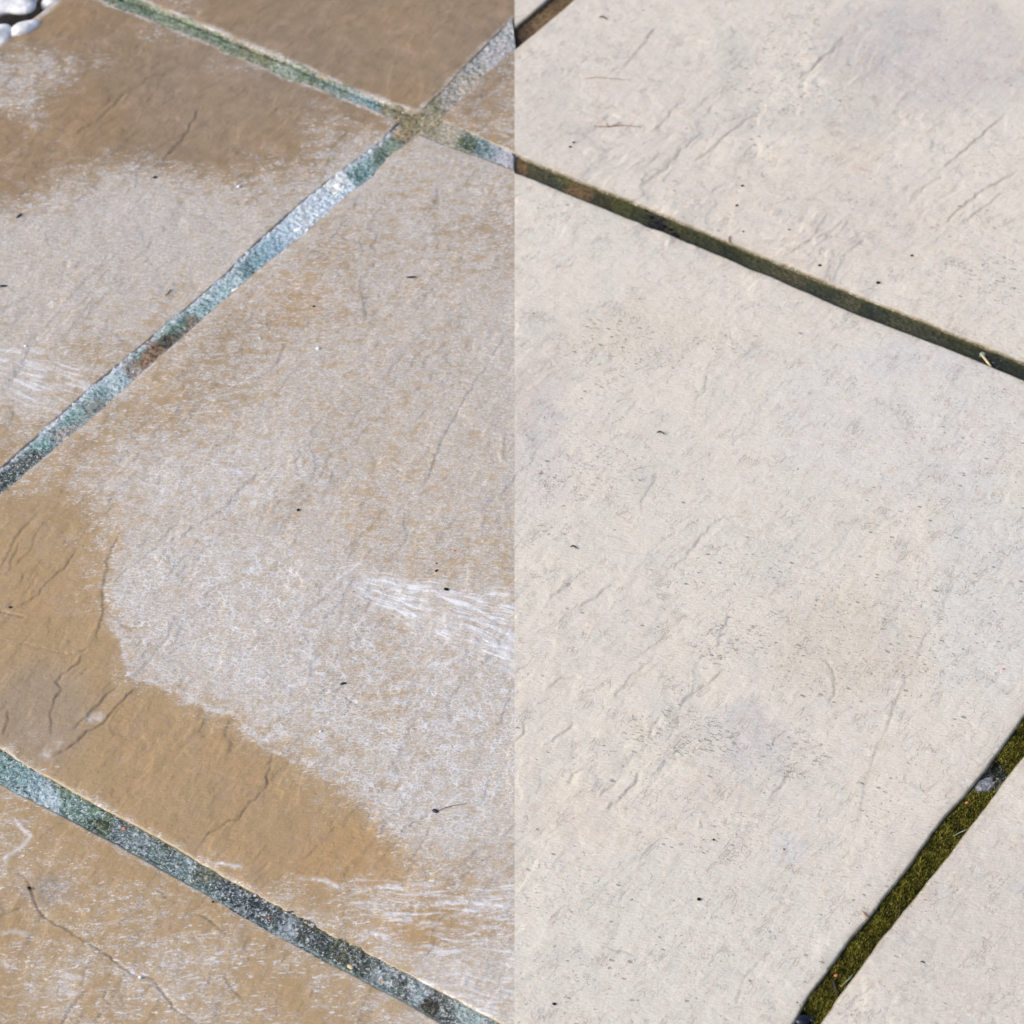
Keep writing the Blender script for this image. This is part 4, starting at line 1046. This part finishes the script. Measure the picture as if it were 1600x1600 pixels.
grain('stone_chip', 467, 357, 20, 10, 32, WHT, 'white lump lower down the white stretch of the long joint', 'stone chip', z=-.0018, seed=14)
grain('leaflet', 286, 507, 9, 4, 10, GRN, 'bright green leaflet in the long teal joint', 'leaf', z=-.0015, seed=11)

fibre('twig', [(929, 196), (950, 197), (975, 195), (1000, 199)], 1.1, TWG, 'forked straw-coloured twig near the left of the upper right slab', 'twig', branches=[[(950, 198), (962, 194), (971, 190)], [(951, 197), (947, 191)]])
fibre('twig', [(912, 124), (930, 121), (948, 123), (985, 125)], .7, TWG, 'thin straight straw above the forked twig', 'twig')
for pts, lab in [([(936, 28), (942, 27), (948, 31)], 'curled dark fibre at the top of the upper right slab'), ([(1026, 677), (1032, 676), (1038, 680)], 'curled dark fibre in the middle of the cleaned half below the tan pits'),
                 ([(891, 856), (896, 855), (902, 859)], 'curled dark fibre close to the seam on the cleaned half'), ([(1437, 1506), (1441, 1505), (1447, 1509)], 'curled dark fibre on the bottom right slab')]:
    fibre('plant_fibre', pts, 2.0, DRK, lab, 'fibre', arch=.0006, group='curled dark fibres on the pale stone')
fibre('twig', [(1524, 1302), (1533, 1315), (1541, 1322), (1543, 1335)], 1.8, TWG, 'bent brown twig on the bottom right slab', 'twig')
fibre('twig', [(682, 1268), (700, 1260), (730, 1256)], .9, TWG, 'thin brown twig beside the dark blue grain low on the stained half', 'twig')
fibre('twig', [(258, 462), (265, 455), (267, 452)], 1.8, TWG, 'short rusty twig on the upper left slab above the joint', 'twig')
fibre('twig', [(1302, 1530), (1305, 1540), (1308, 1552)], 3.2, DRK, 'stubby black stick lying on the moss near the bottom', 'twig', z=-.0018)
fibre('plant_fibre', [(1395, 1440), (1406, 1430), (1407, 1415), (1401, 1410)], 1.8, DRK, 'looped black fibre on the moss halfway up the joint', 'fibre', z=-.0019)
fibre('plant_fibre', [(1313, 1540), (1325, 1530), (1333, 1520)], 1.2, LCH, 'pale hair on the moss beside the black stick', 'fibre', z=-.0016)
fibre('plant_fibre', [(1490, 1305), (1500, 1299), (1512, 1294)], 1.3, LCH, 'pale straw on the upper moss beside the slab edge', 'fibre', z=-.0014)
fibre('plant_fibre', [(1348, 1425), (1354, 1434), (1357, 1437)], 2.2, TWG, 'brown fibre leaning over the slab edge beside the moss', 'fibre')
fibre('twig', [(1140, 380), (1138, 374), (1141, 369)], 1.8, TWG, 'tiny brown twig poking up from the olive joint', 'twig')

# silvery scrap and lichen in the joints, black husk at the bottom
def scrap(name, u, v, ru, rv, ang, z, hz, mat, label, cat, seed, n=26):
    r_ = np.random.default_rng(seed); k = .00037; vs = []; fs = []
    g_ = np.linspace(-1, 1, n); X, Y = np.meshgrid(g_, g_); R_ = np.hypot(X, Y)
    rad = 1 + .25 * perlin(np.arctan2(Y, X) * 1.2 + 9, R_ * 0 + seed, seed)
    s_ = np.clip(1 / np.maximum(np.maximum(np.abs(X), np.abs(Y)), 1e-6) * np.maximum(np.abs(X), np.abs(Y)), 0, 1)
    # square grid mapped on a disc
    X2 = X * np.sqrt(1 - Y * Y / 2); Y2 = Y * np.sqrt(1 - X * X / 2)
    Z = hz * (1 - (X2 ** 2 + Y2 ** 2)) + hz * .9 * fbm(X * 2.2 + seed, Y * 2.2, 3, seed)
    V = np.stack([X2 * rad * ru * k, Y2 * rad * rv * k, Z], -1).reshape(-1, 3)
    F = [(i * n + j, i * n + j + 1, (i + 1) * n + j + 1, (i + 1) * n + j) for i in range(n - 1) for j in range(n - 1)]
    Vb = V.copy(); Vb[:, 2] -= .0012
    m = len(V); rim = [j for j in range(n)] + [i * n + n - 1 for i in range(1, n)] + [(n - 1) * n + j for j in range(n - 2, -1, -1)] + [i * n for i in range(n - 2, 0, -1)]
    F2 = [tuple(m + q for q in reversed(f)) for f in F] + [(rim[i], m + rim[i], m + rim[(i + 1) % len(rim)], rim[(i + 1) % len(rim)]) for i in range(len(rim))]
    V = np.concatenate([V, Vb]); x, y = at(float(u), float(v))
    o = mesh_obj(name, place(V, ANG_H + math.radians(ang), None), F + F2, mat, None, (x, y, z)); return tag(o, label, cat)
scrap('film_scrap', 1536, 1224, 21, 13, 40, -.0030, .0014, SLV, 'crumpled silvery grey scrap lodged in the mossy joint', 'scrap', 21)
scrap('lichen', 1536, 549, 8, 6, 60, -.0030, .0012, LCH, 'pale green lichen tuft in the dark olive joint near the right edge', 'lichen', 23)
fibre('leaf_stem', [(1534, 551), (1541, 560), (1549, 570)], 4, CRM, 'cream stem trailing from the lichen tuft in the olive joint', 'stem', z=-.0026)

def clump(name, bits, z, mat, label, cat):
    vs = []; fs = []
    for i, (u, v, a, b, r, dz) in enumerate(bits):
        V, F = pebble_mesh(a / 2 * .00037, b / 2 * .00037, b / 2 * .0003, 40 + i, 2, .2); V = place(V, ANG_H + math.radians(r), None)
        x, y = at(float(u), float(v)); o_ = len(vs); vs += (V + np.array([x, y, z + dz])).tolist(); fs += [tuple(j + o_ for j in f) for f in F]
    vs = np.array(vs); org = vs.mean(0)
    return tag(mesh_obj(name, vs - org, fs, mat, None, tuple(org)), label, cat)
clump('debris_clump', [(1016, 334, 16, 9, -20, 0), (1024, 344, 20, 10, -25, 0), (1034, 349, 18, 10, -20, .0003), (1045, 354, 16, 9, -15, 0), (1052, 360, 14, 8, -20, 0), (1028, 350, 14, 7, -30, .0006), (1058, 364, 9, 5, 10, .0004), (1010, 325, 9, 5, -30, .0004)],
      -.0030, BLK, 'black rotten leaf clump in the olive joint below the upper right slab', 'debris')
hb = empty('beetle_husk', (*W(1254, 1591), -.0030)); tag(hb, 'shiny blue-black husk at the bottom end of the mossy joint', 'husk')
V, F = pebble_mesh(.0042, .0034, .0024, 61, 3, .06); b_ = mesh_obj('shell', place(V, .8, None), F, BLU, hb, (0, 0, .001))
V, F = pebble_mesh(.0018, .0016, .0013, 62, 3, .06); mesh_obj('head', V, F, BLU, hb, (.0038, .0030, .001))
